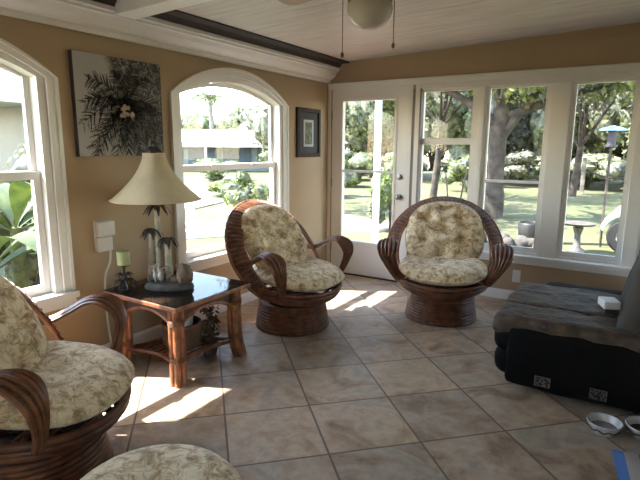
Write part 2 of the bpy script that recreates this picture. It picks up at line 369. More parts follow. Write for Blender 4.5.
def smoothpath(pts, n=40, closed=False):
    P = [Vector(p) for p in pts]; out = []; m = len(P)
    segs = m if closed else m - 1; per = max(2, n // segs)
    for i in range(segs):
        if closed: a, b, c, d = P[(i - 1) % m], P[i], P[(i + 1) % m], P[(i + 2) % m]
        else: a, b, c, d = P[max(i - 1, 0)], P[i], P[i + 1], P[min(i + 2, m - 1)]
        for k in range(per):
            t = k / per
            out.append(0.5 * ((2 * b) + (c - a) * t + (2 * a - 5 * b + 4 * c - d) * t * t + (3 * b - a - 3 * c + d) * t ** 3))
    if not closed: out.append(P[-1])
    return out

# ---------------------------------------------------------------- room shell
W, D, XR, YF = -2.92, 4.83, 2.6, -2.4         # left wall, back wall, right wall, wall behind the viewer
TH = 0.15
def cz(x): return 2.28 + 0.0343 * (x - W)
fl = MB().box((W - TH, YF - TH, -0.12), (XR + TH, D + TH, 0)).build('floor', 'tile')
tag(fl, 'beige and grey stone tile floor laid diagonally', 'floor', kind='structure')
c = MB().prism([(W - 0.62, cz(W - 0.62)), (XR + 0.6, cz(XR + 0.6)), (XR + 0.6, cz(XR + 0.6) + 0.15), (W - 0.62, cz(W - 0.62) + 0.15)], 1, YF - 0.6, D + 0.5).build('ceiling', 'ceiling')
tag(c, 'white board ceiling sloping up away from the arched windows', 'ceiling', kind='structure')

# left wall with two arched openings
SPR, TOPZ, SILL = 1.79, 1.975, 0.50
WINS = [(-1.92, -0.60), (0.37, 1.69), (2.66, 3.98)]
def arch(y, y0, y1, top=TOPZ, spr=SPR):
    h = (y1 - y0) / 2; r = top - spr; R = (h * h + r * r) / (2 * r); yc = (y0 + y1) / 2
    return top - R + math.sqrt(max(0, R * R - (y - yc) ** 2))
b = MB(); x0, x1 = W - TH, W; ZT = cz(W) + 0.02
b.box((x0, YF - TH, -0.12), (x1, WINS[0][0], ZT)); b.box((x0, WINS[0][1], -0.12), (x1, WINS[1][0], ZT)); b.box((x0, WINS[1][1], -0.12), (x1, WINS[2][0], ZT)); b.box((x0, WINS[2][1], -0.12), (x1, D, ZT))
for (a, e) in WINS:
    b.box((x0, a, -0.12), (x1, e, SILL)); N = 24
    for i in range(N):
        ya, yb = a + (e - a) * i / N, a + (e - a) * (i + 1) / N
        b.prism([(ya, arch(ya, a, e)), (yb, arch(yb, a, e)), (yb, ZT), (ya, ZT)], 0, x0, x1)
tag(b.build('wall_left', 'wall'), 'tan painted wall with arched windows', 'wall', kind='structure')

def arch_window(n, a, e, label):
    t = empty('window_%d' % n, (W, (a + e) / 2, 0), label, 'window', kind='structure')
    yc = (a + e) / 2; N = 28
    def P(o): o.parent = t; o.location = (-W, -yc, 0); return o
    # casing on the room face
    def ring(b, ya, yb, za, top, spr, cw, xa, xb, sides=True):
        # band between inner outline and outline grown by cw
        if sides:
            b.box((xa, ya - cw, za), (xb, ya, spr)); b.box((xa, yb, za), (xb, yb + cw, spr))
        for i in range(N):
            u0, u1 = i / N, (i + 1) / N
            y0_, y1_ = ya + (yb - ya) * u0, ya + (yb - ya) * u1
            Y0, Y1 = ya - cw + (yb - ya + 2 * cw) * u0, ya - cw + (yb - ya + 2 * cw) * u1
            b.prism([(y0_, arch(y0_, ya, yb, top, spr)), (y1_, arch(y1_, ya, yb, top, spr)), (Y1, arch(Y1, ya - cw, yb + cw, top + cw, spr)), (Y0, arch(Y0, ya - cw, yb + cw, top + cw, spr))], 0, xa, xb)
    b = MB(); ring(b, a, e, SILL - 0.06, TOPZ, SPR, 0.06, W - 0.001, W + 0.018)
    ring(b, a - 0.045, e + 0.045, SILL - 0.06, TOPZ + 0.045, SPR, 0.02, W - 0.001, W + 0.028)
    P(b.build('casing', 'white'))
    b = MB(); b.box((W - 0.12, a + 0.001, SILL + 0.001), (W - 0.001, e - 0.001, SILL + 0.022)); b.box((W, a - 0.075, SILL - 0.02), (W + 0.05, e + 0.075, SILL + 0.02)); b.box((W, a - 0.06, SILL - 0.075), (W + 0.02, e + 0.06, SILL - 0.021))
    P(b.build('window_sill', 'white'))
    # outer frame
    b = MB(); ring(b, a + 0.046, e - 0.046, SILL + 0.022, TOPZ - 0.046, SPR, 0.045, W - 0.13, W - 0.002)
    P(b.build('window_frame', 'white'))
    # upper sash (further out) and lower sash
    fa, fe = a + 0.046, e - 0.046
    b = MB(); ring(b, fa + 0.032, fe - 0.032, 1.215, TOPZ - 0.08, SPR - 0.002, 0.031, W - 0.115, W - 0.085); b.box((W - 0.115, fa + 0.002, 1.215), (W - 0.085, fe - 0.002, 1.262))
    P(b.build('upper_sash', 'white'))
    b = MB(); xa, xb = W - 0.083, W - 0.05
    b.box((xa, fa + 0.002, SILL + 0.024), (xb, fe - 0.002, SILL + 0.075)); b.box((xa, fa + 0.002, 1.21), (xb, fe - 0.002, 1.258))
    b.box((xa, fa + 0.002, SILL + 0.075), (xb, fa + 0.042, 1.21)); b.box((xa, fe - 0.042, SILL + 0.075), (xb, fe - 0.002, 1.21))
    ls = P(b.build('lower_sash', 'white'))
    b = MB()
    for q in (0.3, 0.72): b.box((xb, fa + (fe - fa) * q - 0.03, 1.235), (xb + 0.015, fa + (fe - fa) * q + 0.03, 1.262))
    k = b.build('sash_lock', 'white', ls, bevel=0.004)
    b = MB(); pts = [(fa + 0.033, 1.262)] + [(fe - 0.033, 1.262)] + [(fe - 0.033 - (fe - fa - 0.066) * i / N, arch(fe - 0.033 - (fe - fa - 0.066) * i / N, fa + 0.033, fe - 0.033, TOPZ - 0.081, SPR - 0.004)) for i in range(N + 1)]
    b.prism(pts, 0, W - 0.102, W - 0.098); P(b.build('upper_pane', 'glass'))
    b = MB(); b.box((W - 0.069, fa + 0.042, SILL + 0.075), (W - 0.065, fe - 0.042, 1.21)); P(b.build('lower_pane', 'glass'))
    return t
arch_window(1, *WINS[1], 'white arched window over the nearest rattan chair, banana leaves outside')
arch_window(2, *WINS[2], 'white arched window between the large canvas and the small framed picture')
arch_window(14, *WINS[0], 'white arched window behind the viewer, outside the photo')

# back wall: door opening then a row of windows
DX0, DX1, DZ = -2.885, -1.99, 2.02
OPEN = [(-1.87, -1.29), (-1.25, -0.69), (-0.54, -0.04), (0.06, 0.62), (0.66, 1.22), (1.37, 1.87), (1.92, 2.42)]
WZ0, WZ1 = 0.43, 1.975
b = MB(); y0, y1 = D, D + TH
def top(xa, xb, z): b.prism([(xa, z), (xb, z), (xb, cz(xb) + 0.02), (xa, cz(xa) + 0.02)], 1, y0, y1)
top(W - TH, XR + TH, DZ)
b.box((W - TH, y0, -0.12), (DX0, y1, DZ)); b.box((DX1, y0, -0.12), (OPEN[0][0], y1, DZ)); b.box((OPEN[0][0], y0, -0.12), (XR + TH, y1, WZ0)); b.box((OPEN[-1][1], y0, WZ0), (XR + TH, y1, DZ))
b.box((DX0, y0, -0.12), (DX1, y1, -0.005))
b.box((OPEN[0][0], y0, WZ1), (OPEN[-1][1], y1, DZ))
tag(b.build('wall_back', 'wall'), 'tan painted wall around the door and long window row', 'wall', kind='structure')
# mullions and trims
b = MB()
b.box((W + 0.001, D - 0.02, DZ - 0.006), (XR, D - 0.001, DZ + 0.055)); b.box((OPEN[0][0] - 0.04, D - 0.02, WZ1 - 0.012), (XR, D - 0.001, DZ - 0.006)); b.box((W + 0.001, D - 0.032, DZ + 0.035), (XR, D - 0.02, DZ + 0.055))
tag(b.build('trim_1', 'white', bevel=0.003), 'long white head trim running over the door and windows', 'trim', kind='structure')
b = MB(); b.box((W + 0.001, D - 0.018, 0), (DX0, D - 0.001, DZ - 0.007)); b.box((DX1, D - 0.018, 0), (DX1 + 0.045, D - 0.001, DZ - 0.007)); b.box((DX1 + 0.075, D - 0.022, 0), (OPEN[0][0] + 0.002, D - 0.001, DZ - 0.007))
tag(b.build('trim_2', 'white', bevel=0.002), 'white casing boards beside the glazed door', 'trim', kind='structure')
b = MB(); b.box((DX1 + 0.046, D - 0.012, 0.44), (DX1 + 0.074, D - 0.001, DZ - 0.046)); b.box((OPEN[0][0] + 0.004, D - 0.03, 0.44), (OPEN[0][0] + 0.022, D - 0.001, DZ - 0.046))
tag(b.build('trim_3', 'greytrim'), 'grey weather strips between the door and first window', 'trim', kind='structure')
b = MB()
for (p, q) in zip(OPEN[:-1], OPEN[1:]):
    b.box((p[1], D - 0.012, WZ0), (q[0], D + TH, WZ1))
tag(b.build('trim_4', 'white', bevel=0.003), 'white upright posts between the long row of windows', 'trim', kind='structure')
b = MB(); b.box((OPEN[0][0] - 0.07, D - 0.075, 0.415), (XR, D + 0.02, 0.445)); b.box((OPEN[0][0] - 0.05, D - 0.03, 0.36), (XR, D - 0.001, 0.414))
tag(b.build('trim_5', 'white', bevel=0.004), 'long white sill under the row of windows', 'trim', kind='structure')
for i, (xa, xb) in enumerate(OPEN):
    nm = ['first window right of the door, thick mid rail and open upper sash', 'second window right of the door, thin mid rail and oak trunk behind', 'undivided window right of the widest white post', 'window behind the recliner backrest at the frame edge'] + ['window of the long row outside the frame to the right'] * 3
    t = empty('window_%d' % (i + 3), ((xa + xb) / 2, D, 0), 'white ' + nm[i], 'window', kind='structure')
    def P(o): o.parent = t; o.location = (-t.location.x, -D, 0); return o
    b = MB(); fw = 0.014; ya, yb = D + 0.004, D + 0.10
    b.box((xa, ya, WZ0), (xa + fw, yb, WZ1)); b.box((xb - fw, ya, WZ0), (xb, yb, WZ1)); b.box((xa + fw, ya, WZ0), (xb - fw, yb, WZ0 + 0.035)); b.box((xa + fw, ya, WZ1 - fw), (xb - fw, yb, WZ1))
    P(b.build('window_frame', 'white'))
    b = MB(); sa, sb = xa + fw, xb - fw; s0, s1 = WZ0 + 0.035, WZ1 - fw; w_ = 0.03
    if i in (0, 4): rails = [1.44, 1.50]
    elif i in (1, 5): rails = [1.095, 1.118]
    else: rails = None
    y2, y3 = D + 0.02, D + 0.055
    b.box((sa, y2, s0), (sa + w_ * (0.5 if i == 0 else 1), y3, s1)); b.box((sb - w_ * (2.0 if i == 0 else 1), y2, s0), (sb, y3, s1)); b.box((sa + w_ * 0.5, y2 + 0.001, s0 + 0.0005), (sb - w_, y3 - 0.001, s0 + 0.045)); b.box((sa + w_ * 0.5, y2 + 0.001, s1 - w_ * 0.6), (sb - w_, y3 - 0.001, s1 - 0.0005))
    if rails: b.box((sa + 0.012, y2 - 0.004, rails[0]), (sb - 0.012, y3 + 0.004, rails[1]))
    P(b.build('sash', 'white'))
    P(MB().box((sa + 0.01, D + 0.036, s0 + 0.02), (sb - 0.01, D + 0.040, s1 - 0.01)).build('pane', 'glass'))
# door
t = empty('door_1', ((DX0 + DX1) / 2, D, 0), 'white glazed door in the corner with a nickel knob', 'door', kind='structure')
def P(o): o.parent = t; o.location = (-t.location.x, -D, 0); return o
b = MB(); ya, yb = D + 0.005, D + 0.05; gx0, gx1, gz0, gz1 = -2.74, -2.14, 0.385, 1.885; x0, x1, z0, z1 = DX0 + 0.008, DX1 - 0.008, 0.012, DZ - 0.004
b.box((x0, ya, z0), (gx0, yb, z1)); b.box((gx1, ya, z0), (x1, yb, z1)); b.box((gx0, ya, z0), (gx1, yb, gz0)); b.box((gx0, ya, gz1), (gx1, yb, z1))
slab = P(b.build('door_slab', 'doorwhite'))
b = MB(); m_ = 0.03; yy = ya - 0.012
b.box((gx0 - m_, yy, gz0 - m_), (gx0, ya, gz1 + m_)); b.box((gx1, yy, gz0 - m_), (gx1 + m_, ya, gz1 + m_)); b.box((gx0, yy, gz0 - m_), (gx1, ya, gz0)); b.box((gx0, yy, gz1), (gx1, ya, gz1 + m_)); b.box((gx0, yy + 0.008, 1.14), (gx1, yb - 0.01, 1.165))
P(b.build('glazing_bead', 'doorwhite', bevel=0.003))
P(MB().box((gx0 - 0.005, D + 0.026, gz0 - 0.005), (gx1 + 0.005, D + 0.03, gz1 + 0.005)).build('pane', 'glass'))
for nm, z, r in (('door_knob', 0.905, 0.028), ('deadbolt', 1.11, 0.024)):
    b = MB(); R90 = Matrix.Rotation(math.radians(90), 3, 'X')
    b.lathe([(0.03, 0), (0.032, 0.008), (0.012, 0.012), (0.012, 0.035 if nm == 'door_knob' else 0.012), (r, 0.042 if nm == 'door_knob' else 0.014), (r, 0.06 if nm == 'door_knob' else 0.024), (r * 0.6, 0.068 if nm == 'door_knob' else 0.028)], (-2.06, ya, z), 16, R90)
    P(b.build(nm, 'chrome', smooth=True))
for z in (0.3, 1.02, 1.75):
    P(MB().box((x0 - 0.012, ya - 0.008, z - 0.045), (x0 + 0.006, ya + 0.004, z + 0.045)).build('hinge', 'chrome', bevel=0.002))
P(MB().box((DX0, D - 0.02, -0.004), (DX1, D + 0.1, 0.010)).build('threshold', 'metal_dark'))
# right wall and wall behind the viewer; unseen right window added to light the room
def open_wall(name, ax, v0, v1, lo, hi, wins, z0, z1, label):
    b = MB(); edges = [lo]
    def bx(a, e, za, zb):
        if ax == 0: b.box((v0, a, za), (v1, e, zb))
        else: b.box((a, v0, za), (e, v1, zb))
    prev = lo
    for (a, e) in wins: bx(prev, a, -0.12, cz(XR) + 0.06 if ax == 0 else 2.2); bx(a, e, -0.12, z0); bx(a, e, z1, cz(XR) + 0.06 if ax == 0 else 2.2); prev = e
    bx(prev, hi, -0.12, cz(XR) + 0.06 if ax == 0 else 2.2)
    if ax == 1: b.prism([(lo, 2.2), (hi, 2.2), (hi, cz(hi) + 0.02), (lo, cz(lo) + 0.02)], 1, v0, v1)
    o = tag(b.build(name, 'wall'), label, 'wall', kind='structure')
RW = [(-1.9, -0.5)]
FW = []
open_wall('wall_right', 0, XR, XR + TH, YF - TH, D, RW, 0.45, 2.05, 'tan wall on the far right side')
open_wall('wall_front', 1, YF - TH, YF, W, XR, FW, 0.45, 2.05, 'tan wall behind the viewer')
k = 10
for ax, wins in ((0, RW), (1, FW)):
    for (a, e) in wins:
        def bx(b, a_, e_, za, zb, d0=0.03, d1=0.1):
            if ax == 0: b.box((XR + d0, a_, za), (XR + d1, e_, zb))
            else: b.box((a_, YF - d1, za), (e_, YF - d0, zb))
        b = MB(); f_ = 0.05; bx(b, a, a + f_, 0.45, 2.05); bx(b, e - f_, e, 0.45, 2.05); bx(b, a + f_, e - f_, 0.45, 0.5); bx(b, a + f_, e - f_, 2.0, 2.05); bx(b, (a + e) / 2 - 0.02, (a + e) / 2 + 0.02, 0.5, 2.0)
        o = tag(b.build('window_%d' % k, 'white'), 'unseen white two light window added to brighten the room, %s' % ('on the right side wall' if ax == 0 else 'behind the viewer'), 'window', kind='structure')
        b = MB(); bx(b, a + f_, e - f_, 0.5, 2.0, 0.06, 0.064); b.build('pane', 'glass', o); k += 1
# baseboards
def board(n, lo, hi, ax, v, sgn):
    b = MB(); prof = [(0, 0), (0.014, 0), (0.014, 0.07), (0.008, 0.09), (0, 0.092)]
    if ax == 0: b.prism([(v + sgn * p[0], p[1]) for p in prof], 1, lo, hi)
    else: b.prism([(v + sgn * p[0], p[1]) for p in prof], 0, lo, hi)
    return b.build(n, 'white')
tag(board('baseboard_left', YF, D - 0.02, 0, W + 0.0005, 1), 'white baseboard along the arched window wall', 'baseboard', kind='structure')
tag(board('baseboard_back', OPEN[0][0], XR, 1, D - 0.0005, -1), 'white baseboard under the long window row', 'baseboard', kind='structure')
# crown moulding on the left wall with a solid dark strip above it imitating the shaded gap
b = MB(); prof = [(0, 2.08), (0.02, 2.08), (0.03, 2.10), (0.03, 2.115), (0.055, 2.125), (0.085, 2.155), (0.10, 2.185), (0.12, 2.19), (0.12, 2.205), (0.135, 2.21), (0.135, 2.235), (0, 2.235)]
b.prism([(W + 0.001 + p[0], p[1]) for p in prof], 1, YF, D - 0.001)
tag(b.build('trim_6', 'white'), 'wide white crown moulding along the arched window wall', 'moulding', kind='structure')
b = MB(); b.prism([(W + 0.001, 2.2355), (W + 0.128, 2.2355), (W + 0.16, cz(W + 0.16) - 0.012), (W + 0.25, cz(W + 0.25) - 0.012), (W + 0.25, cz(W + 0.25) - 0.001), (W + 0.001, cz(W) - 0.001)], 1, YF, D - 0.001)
tag(b.build('trim_7', 'darkgap'), 'dark strip imitating the shaded gap between the crown moulding and the ceiling', 'trim', kind='structure')
b = MB(); BY0, BY1 = 2.09, 2.235
b.prism([(W + 0.13, 2.19), (XR, 2.19 + 0.0343 * (XR - W)), (XR, cz(XR) - 0.001), (W + 0.13, cz(W) - 0.001)], 1, BY0, BY1)
tag(b.build('trim_8', 'white', bevel=0.004), 'white ceiling beam that carries the fan', 'beam', kind='structure')

# ---------------------------------------------------------------- rattan swivel chairs
def pillow(b, a, bb, th, c, rot, tufts=(), seg=40, rings=20, sq=2.6, depth=0.6, top_only=False, wrinkle=0.012, seed=0):
    """rounded cushion; local plane xy, thickness z; tufts = [(x,y)] in unit disc"""
    vs = []; fs = []
    def h(x, y, side):
        r = (abs(x) ** sq + abs(y) ** sq) ** (1 / sq)
        z = max(0.0, 1 - r ** 3.2) ** 0.5
        for (tx, ty) in tufts:
            d2 = (x - tx) ** 2 + (y - ty) ** 2
            z *= 1 - depth * math.exp(-d2 / 0.016)
            z *= 1 - 0.18 * math.exp(-d2 / 0.09)
        z += noise.noise(Vector((x * 2.6 + seed, y * 2.6, side * 3.0))) * wrinkle * 6 * min(1, (1 - r) * 5 + 0.1)
        return z * side
    for side in (1, -1):
        o = len(vs); vs.append((0, 0, h(0, 0, side)))
        for i in range(1, rings + 1):
            rr = math.sin(math.pi / 2 * i / rings)
            for k in range(seg):
                t = 2 * math.pi * k / seg; ct, st = math.cos(t), math.sin(t)
                R = rr / ((abs(ct) ** sq + abs(st) ** sq) ** (1 / sq))
                x, y = R * ct, R * st
                vs.append((x, y, h(x * 0.9999, y * 0.9999, side) if i < rings else 0.0))
        for k in range(seg):
            l = (k + 1) % seg; f = (o, o + 1 + k, o + 1 + l); fs.append(f if side > 0 else f[::-1])
        for i in range(rings - 1):
            for k in range(seg):
                l = (k + 1) % seg; A = o + 1 + i * seg; B = A + seg; f = (A + k, B + k, B + l, A + l); fs.append(f if side > 0 else f[::-1])
    out = [Vector(c) + rot @ Vector((x * a, y * bb, z * th)) for (x, y, z) in vs]
    b.add(out, fs)
    # piping
    ring = []
    for k in range(seg):
        t = 2 * math.pi * k / seg; ct, st = math.cos(t), math.sin(t); R = 1 / ((abs(ct) ** sq + abs(st) ** sq) ** (1 / sq))
        ring.append(Vector(c) + rot @ Vector((R * ct * a, R * st * bb, 0)))
    b.tube(ring, 0.009, 6, True)
def rattan_chair():
    t = empty('swivel_chair', (0, 0, 0), 'x', 'chair')
    b = MB()
    for i in range(9):
        r = 0.284 - 0.0035 * i if i < 7 else 0.258; z = 0.014 + 0.0235 * i
        b.tube([(r * math.cos(a), r * math.sin(a), z + 0.002 * math.sin(3 * a + i)) for a in [2 * math.pi * k / 40 for k in range(40)]], 0.0135, 8, True)
    b.lathe([(0.265, 0.006), (0.245, 0.2)], (0, 0, 0), 32)
    b.build('coiled_base', 'rattan', t, True)
    b = MB(); b.lathe([(0.20, 0.2), (0.20, 0.215), (0.06, 0.225), (0.05, 0.27), (0.14, 0.285), (0.14, 0.30)], (0, 0, 0), 20)
    for s_ in (-1, 1):
        b.tube([(s_ * 0.10, -0.16, 0.22), (s_ * 0.10, -0.10, 0.24), (s_ * 0.10, 0.1, 0.245), (s_ * 0.10, 0.16, 0.22)], 0.014, 6)
    b.build('swivel', 'metal_dark', t, True)
    def zr(y): return 0.375 + 0.125 * y           # seat rim tilts: front low, back high
    b = MB()
    for (r, dz, rad) in ((0.385, 0.0, 0.017), (0.380, -0.030, 0.015), (0.362, -0.056, 0.015), (0.335, -0.080, 0.014), (0.30, -0.10, 0.013)):
        b.tube([(r * math.cos(a), r * math.sin(a) * 0.98, zr(r * math.sin(a)) + dz) for a in [2 * math.pi * k / 48 for k in range(48)]], rad, 8, True)
    for k in range(10):
        a = 2 * math.pi * k / 10 + 0.3
        b.tube(smoothpath([(0.13 * math.cos(a), 0.13 * math.sin(a), 0.285), (0.24 * math.cos(a), 0.24 * math.sin(a), 0.29), (0.35 * math.cos(a), 0.35 * math.sin(a), zr(0.35 * math.sin(a)) - 0.03)], 8), 0.011, 6)
    for k in range(7):
        y = -0.28 + 0.093 * k; hw = math.sqrt(0.37 ** 2 - y * y)
        b.tube([(-hw, y, zr(y) - 0.005), (0, y, zr(y) - 0.05), (hw, y, zr(y) - 0.005)], 0.009, 6)
    b.build('seat_frame', 'rattan', t, True)
    # back hoop: a broad woven band edged with canes
    rec = Vector((0, 0.55, 0.835))
    c0 = Vector((0, 0.13, 0.56)); ax = 0.435; az = 0.455
    nrm = Vector((0, -0.835, 0.55))
    path = []
    def hp(a, k=1.0): return c0 + Vector((ax * k * math.cos(a), 0, 0)) + rec * (az * k * math.sin(a))
    angs = [math.radians(-38 + 256 * i / 56) for i in range(57)]
    def hoop_pt(a, u, off=0):     # u in -1..1 across the band, outer edge swept slightly back
        w_ = 0.052 * (1 if math.sin(a) > 0 else max(0.45, 1 + 0.9 * math.sin(a)))
        p = hp(a); out = (Vector((math.cos(a), 0, 0)) + rec * math.sin(a)).normalized()
        return p + out * (u * w_) - nrm * (0.028 * u) + nrm * off
    b = MB(); n = len(angs)
    vs = []; fs = []
    us = [-1, -0.5, 0, 0.5, 1]
    for a in angs:
        for u in us: vs.append(hoop_pt(a, u, 0.006 + 0.012 * (1 - u * u)))
        for u in reversed(us): vs.append(hoop_pt(a, u, -0.006 - 0.004 * (1 - u * u)))
    m = 10
    for i in range(n - 1):
        for k in range(m): l = (k + 1) % m; fs.append((i * m + k, i * m + l, (i + 1) * m + l, (i + 1) * m + k))
    fs += [tuple(range(m - 1, -1, -1)), tuple((n - 1) * m + k for k in range(m))]
    b.add(vs, fs); bh = b.build('back_hoop', 'wicker', t, True)
    b = MB()
    for u in (-1.05, 1.05): b.tube([hoop_pt(a, u) for a in angs], 0.011, 8)
    # radial lashing
    for i in range(1, n - 1):
        a = (angs[i] + angs[i - 1]) / 2
        b.tube([hoop_pt(a, u, 0.008 + 0.014 * (1 - u * u)) for u in (-1, -0.5, 0, 0.5, 1)], 0.0045, 5)
    b.build('hoop_canes', 'rattan_light', bh, True)
    b = MB()
    for k in range(-4, 5):
        x = k * 0.072; a = math.acos(max(-1, min(1, x / 0.36))); p1 = c0 + Vector((x * 1.05, 0, 0)) + rec * (0.43 * math.sin(a))
        b.tube(smoothpath([(x * 0.95, 0.30 - abs(x) * 0.25, 0.40), (x, 0.30, 0.56), p1], 10), 0.008, 6)
    b.build('backrest_spindles', 'rattan', t, True)
    for s_ in (-1, 1):
        mid = smoothpath([(0.41, 0.20, 0.57), (0.42, 0.10, 0.565), (0.43, 0.0, 0.61), (0.435, -0.09, 0.66), (0.44, -0.17, 0.665), (0.44, -0.235, 0.62), (0.43, -0.26, 0.54), (0.385, -0.235, 0.42), (0.345, -0.20, 0.34)], 48)
        wd = [0.0] * len(mid); N = len(mid)
        for i in range(N):
            q = i / (N - 1); wd[i] = 0.022 + 0.055 * math.exp(-((q - 0.60) / 0.22) ** 2)
        def ap(i, u, off=0):
            p = mid[i]; t_ = (mid[min(i + 1, N - 1)] - mid[max(i - 1, 0)]).normalized()
            sd = Vector((1, 0, 0)) - t_ * t_.x; sd.normalize(); up = sd.cross(t_) * -1
            q = p + sd * (u * wd[i]) + up * (off - 0.016 * u * u)
            return Vector((q.x * s_, q.y, q.z))
        b = MB(); vs = []; fs = []
        for i in range(N):
            for u in (-1, 0, 1): vs.append(ap(i, u, 0.004))
            for u in (1, 0, -1): vs.append(ap(i, u, -0.008))
        for i in range(N - 1):
            for k in range(6): l = (k + 1) % 6; fs.append((i * 6 + k, i * 6 + l, (i + 1) * 6 + l, (i + 1) * 6 + k))
        b.add(vs, fs); arm = b.build('armrest', 'wicker', t, True)
        b = MB()
        for u in (-1.0, -0.6, -0.2, 0.2, 0.6, 1.0): b.tube([ap(i, u) for i in range(N)], 0.010, 6)
        b.build('armrest_canes', 'rattan', arm, True)
    b = MB(); pillow(b, 0.345, 0.34, 0.078, (0, -0.06, 0.44), Matrix.Rotation(math.radians(7), 3, 'X'), [(-0.4, 0.25), (0.4, 0.25), (0, -0.1)], sq=2.4, depth=0.35)
    b.build('seat_cushion', 'fabric', t, True)
    b = MB(); pillow(b, 0.325, 0.315, 0.10, (0, 0.175, 0.665), Matrix.Rotation(math.radians(59), 3, 'X'), [(-0.42, 0.42), (0.42, 0.42), (0, 0.15), (-0.5, -0.2), (0.5, -0.2), (0, -0.5), (0, 0.72)], sq=2.4, depth=0.6, seed=5)
    b.build('back_cushion', 'fabric', t, True)
    return t
proto = rattan_chair()
def face(ang): return math.radians(ang + 90)      # heading of the chair front, degrees from +X
chairs = [((-1.30, 4.02, 0), -72, 'rattan swivel chair with tufted cushions facing the camera before the windows'),
          ((-2.24, 3.17, 0), -4, 'rattan swivel chair below the arched window, turned sideways beside the lamp table'),
          ((-2.07, 1.02, 0), 36, 'nearest rattan swivel chair, cut off by the left edge of the photo')]
for i, (loc, ang, lab) in enumerate(chairs):
    o = proto if i == 0 else copy_tree(proto)
    o.location = loc; o.rotation_euler = (0, 0, face(ang)); o['label'] = lab; o['group'] = 'matching rattan swivel chairs'
# ottoman
t = empty('ottoman', (-1.13, 0.87, 0), 'round rattan ottoman with a leafy cushion top, at the bottom edge', 'ottoman')
b = MB()
for i in range(9):
    r = 0.235 - 0.01 * abs(i - 8) * 0.4 + (0.0 if i < 8 else 0.01); z = 0.016 + 0.034 * i
    b.tube([(r * math.cos(a), r * math.sin(a), z) for a in [2 * math.pi * k / 40 for k in range(40)]], 0.0175, 8, True)
b.lathe([(0.20, 0.006), (0.22, 0.30)], (0, 0, 0), 32)
b.build('coiled_base', 'rattan', t, True)
b = MB(); pillow(b, 0.262, 0.262, 0.075, (0, 0, 0.36), Matrix.Identity(3), [(0, 0)], sq=2.0, depth=0.2, seed=9); b.build('cushion', 'fabric', t, True)

# ---------------------------------------------------------------- side table and what stands on it
TX0, TX1, TY0, TY1, TZ = -2.79, -2.13, 1.87, 2.53, 0.51
t = empty('side_table', ((TX0 + TX1) / 2, (TY0 + TY1) / 2, 0), 'rattan side table with a glass top and woven apron, beside the lamp corner', 'table')
hx, hy = (TX1 - TX0) / 2, (TY1 - TY0) / 2
b = MB()
for (xa, ya, xb, yb) in ((-hx, -hy, hx, -hy + 0.07), (-hx, hy - 0.07, hx, hy), (-hx, -hy + 0.07, -hx + 0.07, hy - 0.07), (hx - 0.07, -hy + 0.07, hx, hy - 0.07)):
    b.box((xa, ya, TZ - 0.035), (xb, yb, TZ - 0.006))
tt = b.build('tabletop', 'rattan_light', t, bevel=0.006)
MB().box((-hx + 0.06, -hy + 0.06, TZ - 0.028), (hx - 0.06, hy - 0.06, TZ - 0.012)).build('woven_panel', 'wicker_dark', tt)
gm, gnt, gb = new_mat('smoked_table_glass'); gb.inputs['Base Color'].default_value = (0.02, 0.015, 0.012, 1); gb.inputs['Roughness'].default_value = 0.04; gb.inputs['IOR'].default_value = 1.28; gb.inputs['Alpha'].default_value = 0.55; gb.inputs['Coat Weight'].default_value = 0.0; gb.inputs['Coat Roughness'].default_value = 0.02
M['tglass'] = gm
MB().box((-hx + 0.004, -hy + 0.004, TZ - 0.0055), (hx - 0.004, hy - 0.004, TZ)).build('glass_top', 'tglass', tt)
for sx in (-1, 1):
    for sy in (-1, 1):
        b = MB(); cx_, cy_ = sx * (hx - 0.085), sy * (hy - 0.075)
        for (dx, dy) in ((-0.02, -0.02), (0.02, -0.02), (-0.02, 0.02), (0.02, 0.02)):
            b.tube(smoothpath([(cx_ + dx + sx * 0.02, cy_ + dy + sy * 0.02, 0.0), (cx_ + dx, cy_ + dy, 0.16), (cx_ + dx * 0.9, cy_ + dy * 0.9, TZ - 0.036)], 10), 0.021, 8)
        lg = b.build('leg', 'rattan_light', t, True)
        for z in (0.14, 0.37):
            b = MB()
            for q in range(5): b.tube([(cx_ + 0.046 * math.cos(a), cy_ + 0.046 * math.sin(a), z + q * 0.007) for a in [2 * math.pi * k / 16 for k in range(16)]], 0.0045, 5, True)
            b.build('leg_binding', 'binding', lg, True)
b = MB()
def apron(p, q):
    p, q = Vector(p), Vector(q); N = 18; d = q - p; nn = Vector((-d.y, d.x, 0)).normalized() * 0.006
    vs = []; fs = []
    for i in range(N + 1):
        u = i / N; low = TZ - 0.085 - 0.09 * (abs(2 * u - 1) ** 2.2); c_ = p + d * u
        for s_ in (1, -1): vs += [(c_.x + nn.x * s_, c_.y + nn.y * s_, low), (c_.x + nn.x * s_, c_.y + nn.y * s_, TZ - 0.036)]
    for i in range(N):
        o = i * 4; fs += [(o, o + 4, o + 5, o + 1), (o + 3, o + 7, o + 6, o + 2), (o + 2, o + 6, o + 4, o), (o + 1, o + 5, o + 7, o + 3)]
    b.add(vs, fs)
    return [(p + d * (i / N)) + Vector((0, 0, TZ - 0.085 - 0.09 * (abs(2 * i / N - 1) ** 2.2))) for i in range(N + 1)]
ex, ey = hx - 0.085, hy - 0.075; arcs = []
cs = [(-ex, -ey, 0), (ex, -ey, 0), (ex, ey, 0), (-ex, ey, 0)]
for i in range(4): arcs.append(apron(cs[i], cs[(i + 1) % 4]))
ap_ = b.build('woven_apron', 'wicker_dark', t)
b = MB()
for a_ in arcs: b.tube(a_, 0.013, 8)
b.build('apron_cane', 'rattan_light', ap_, True)
b = MB()
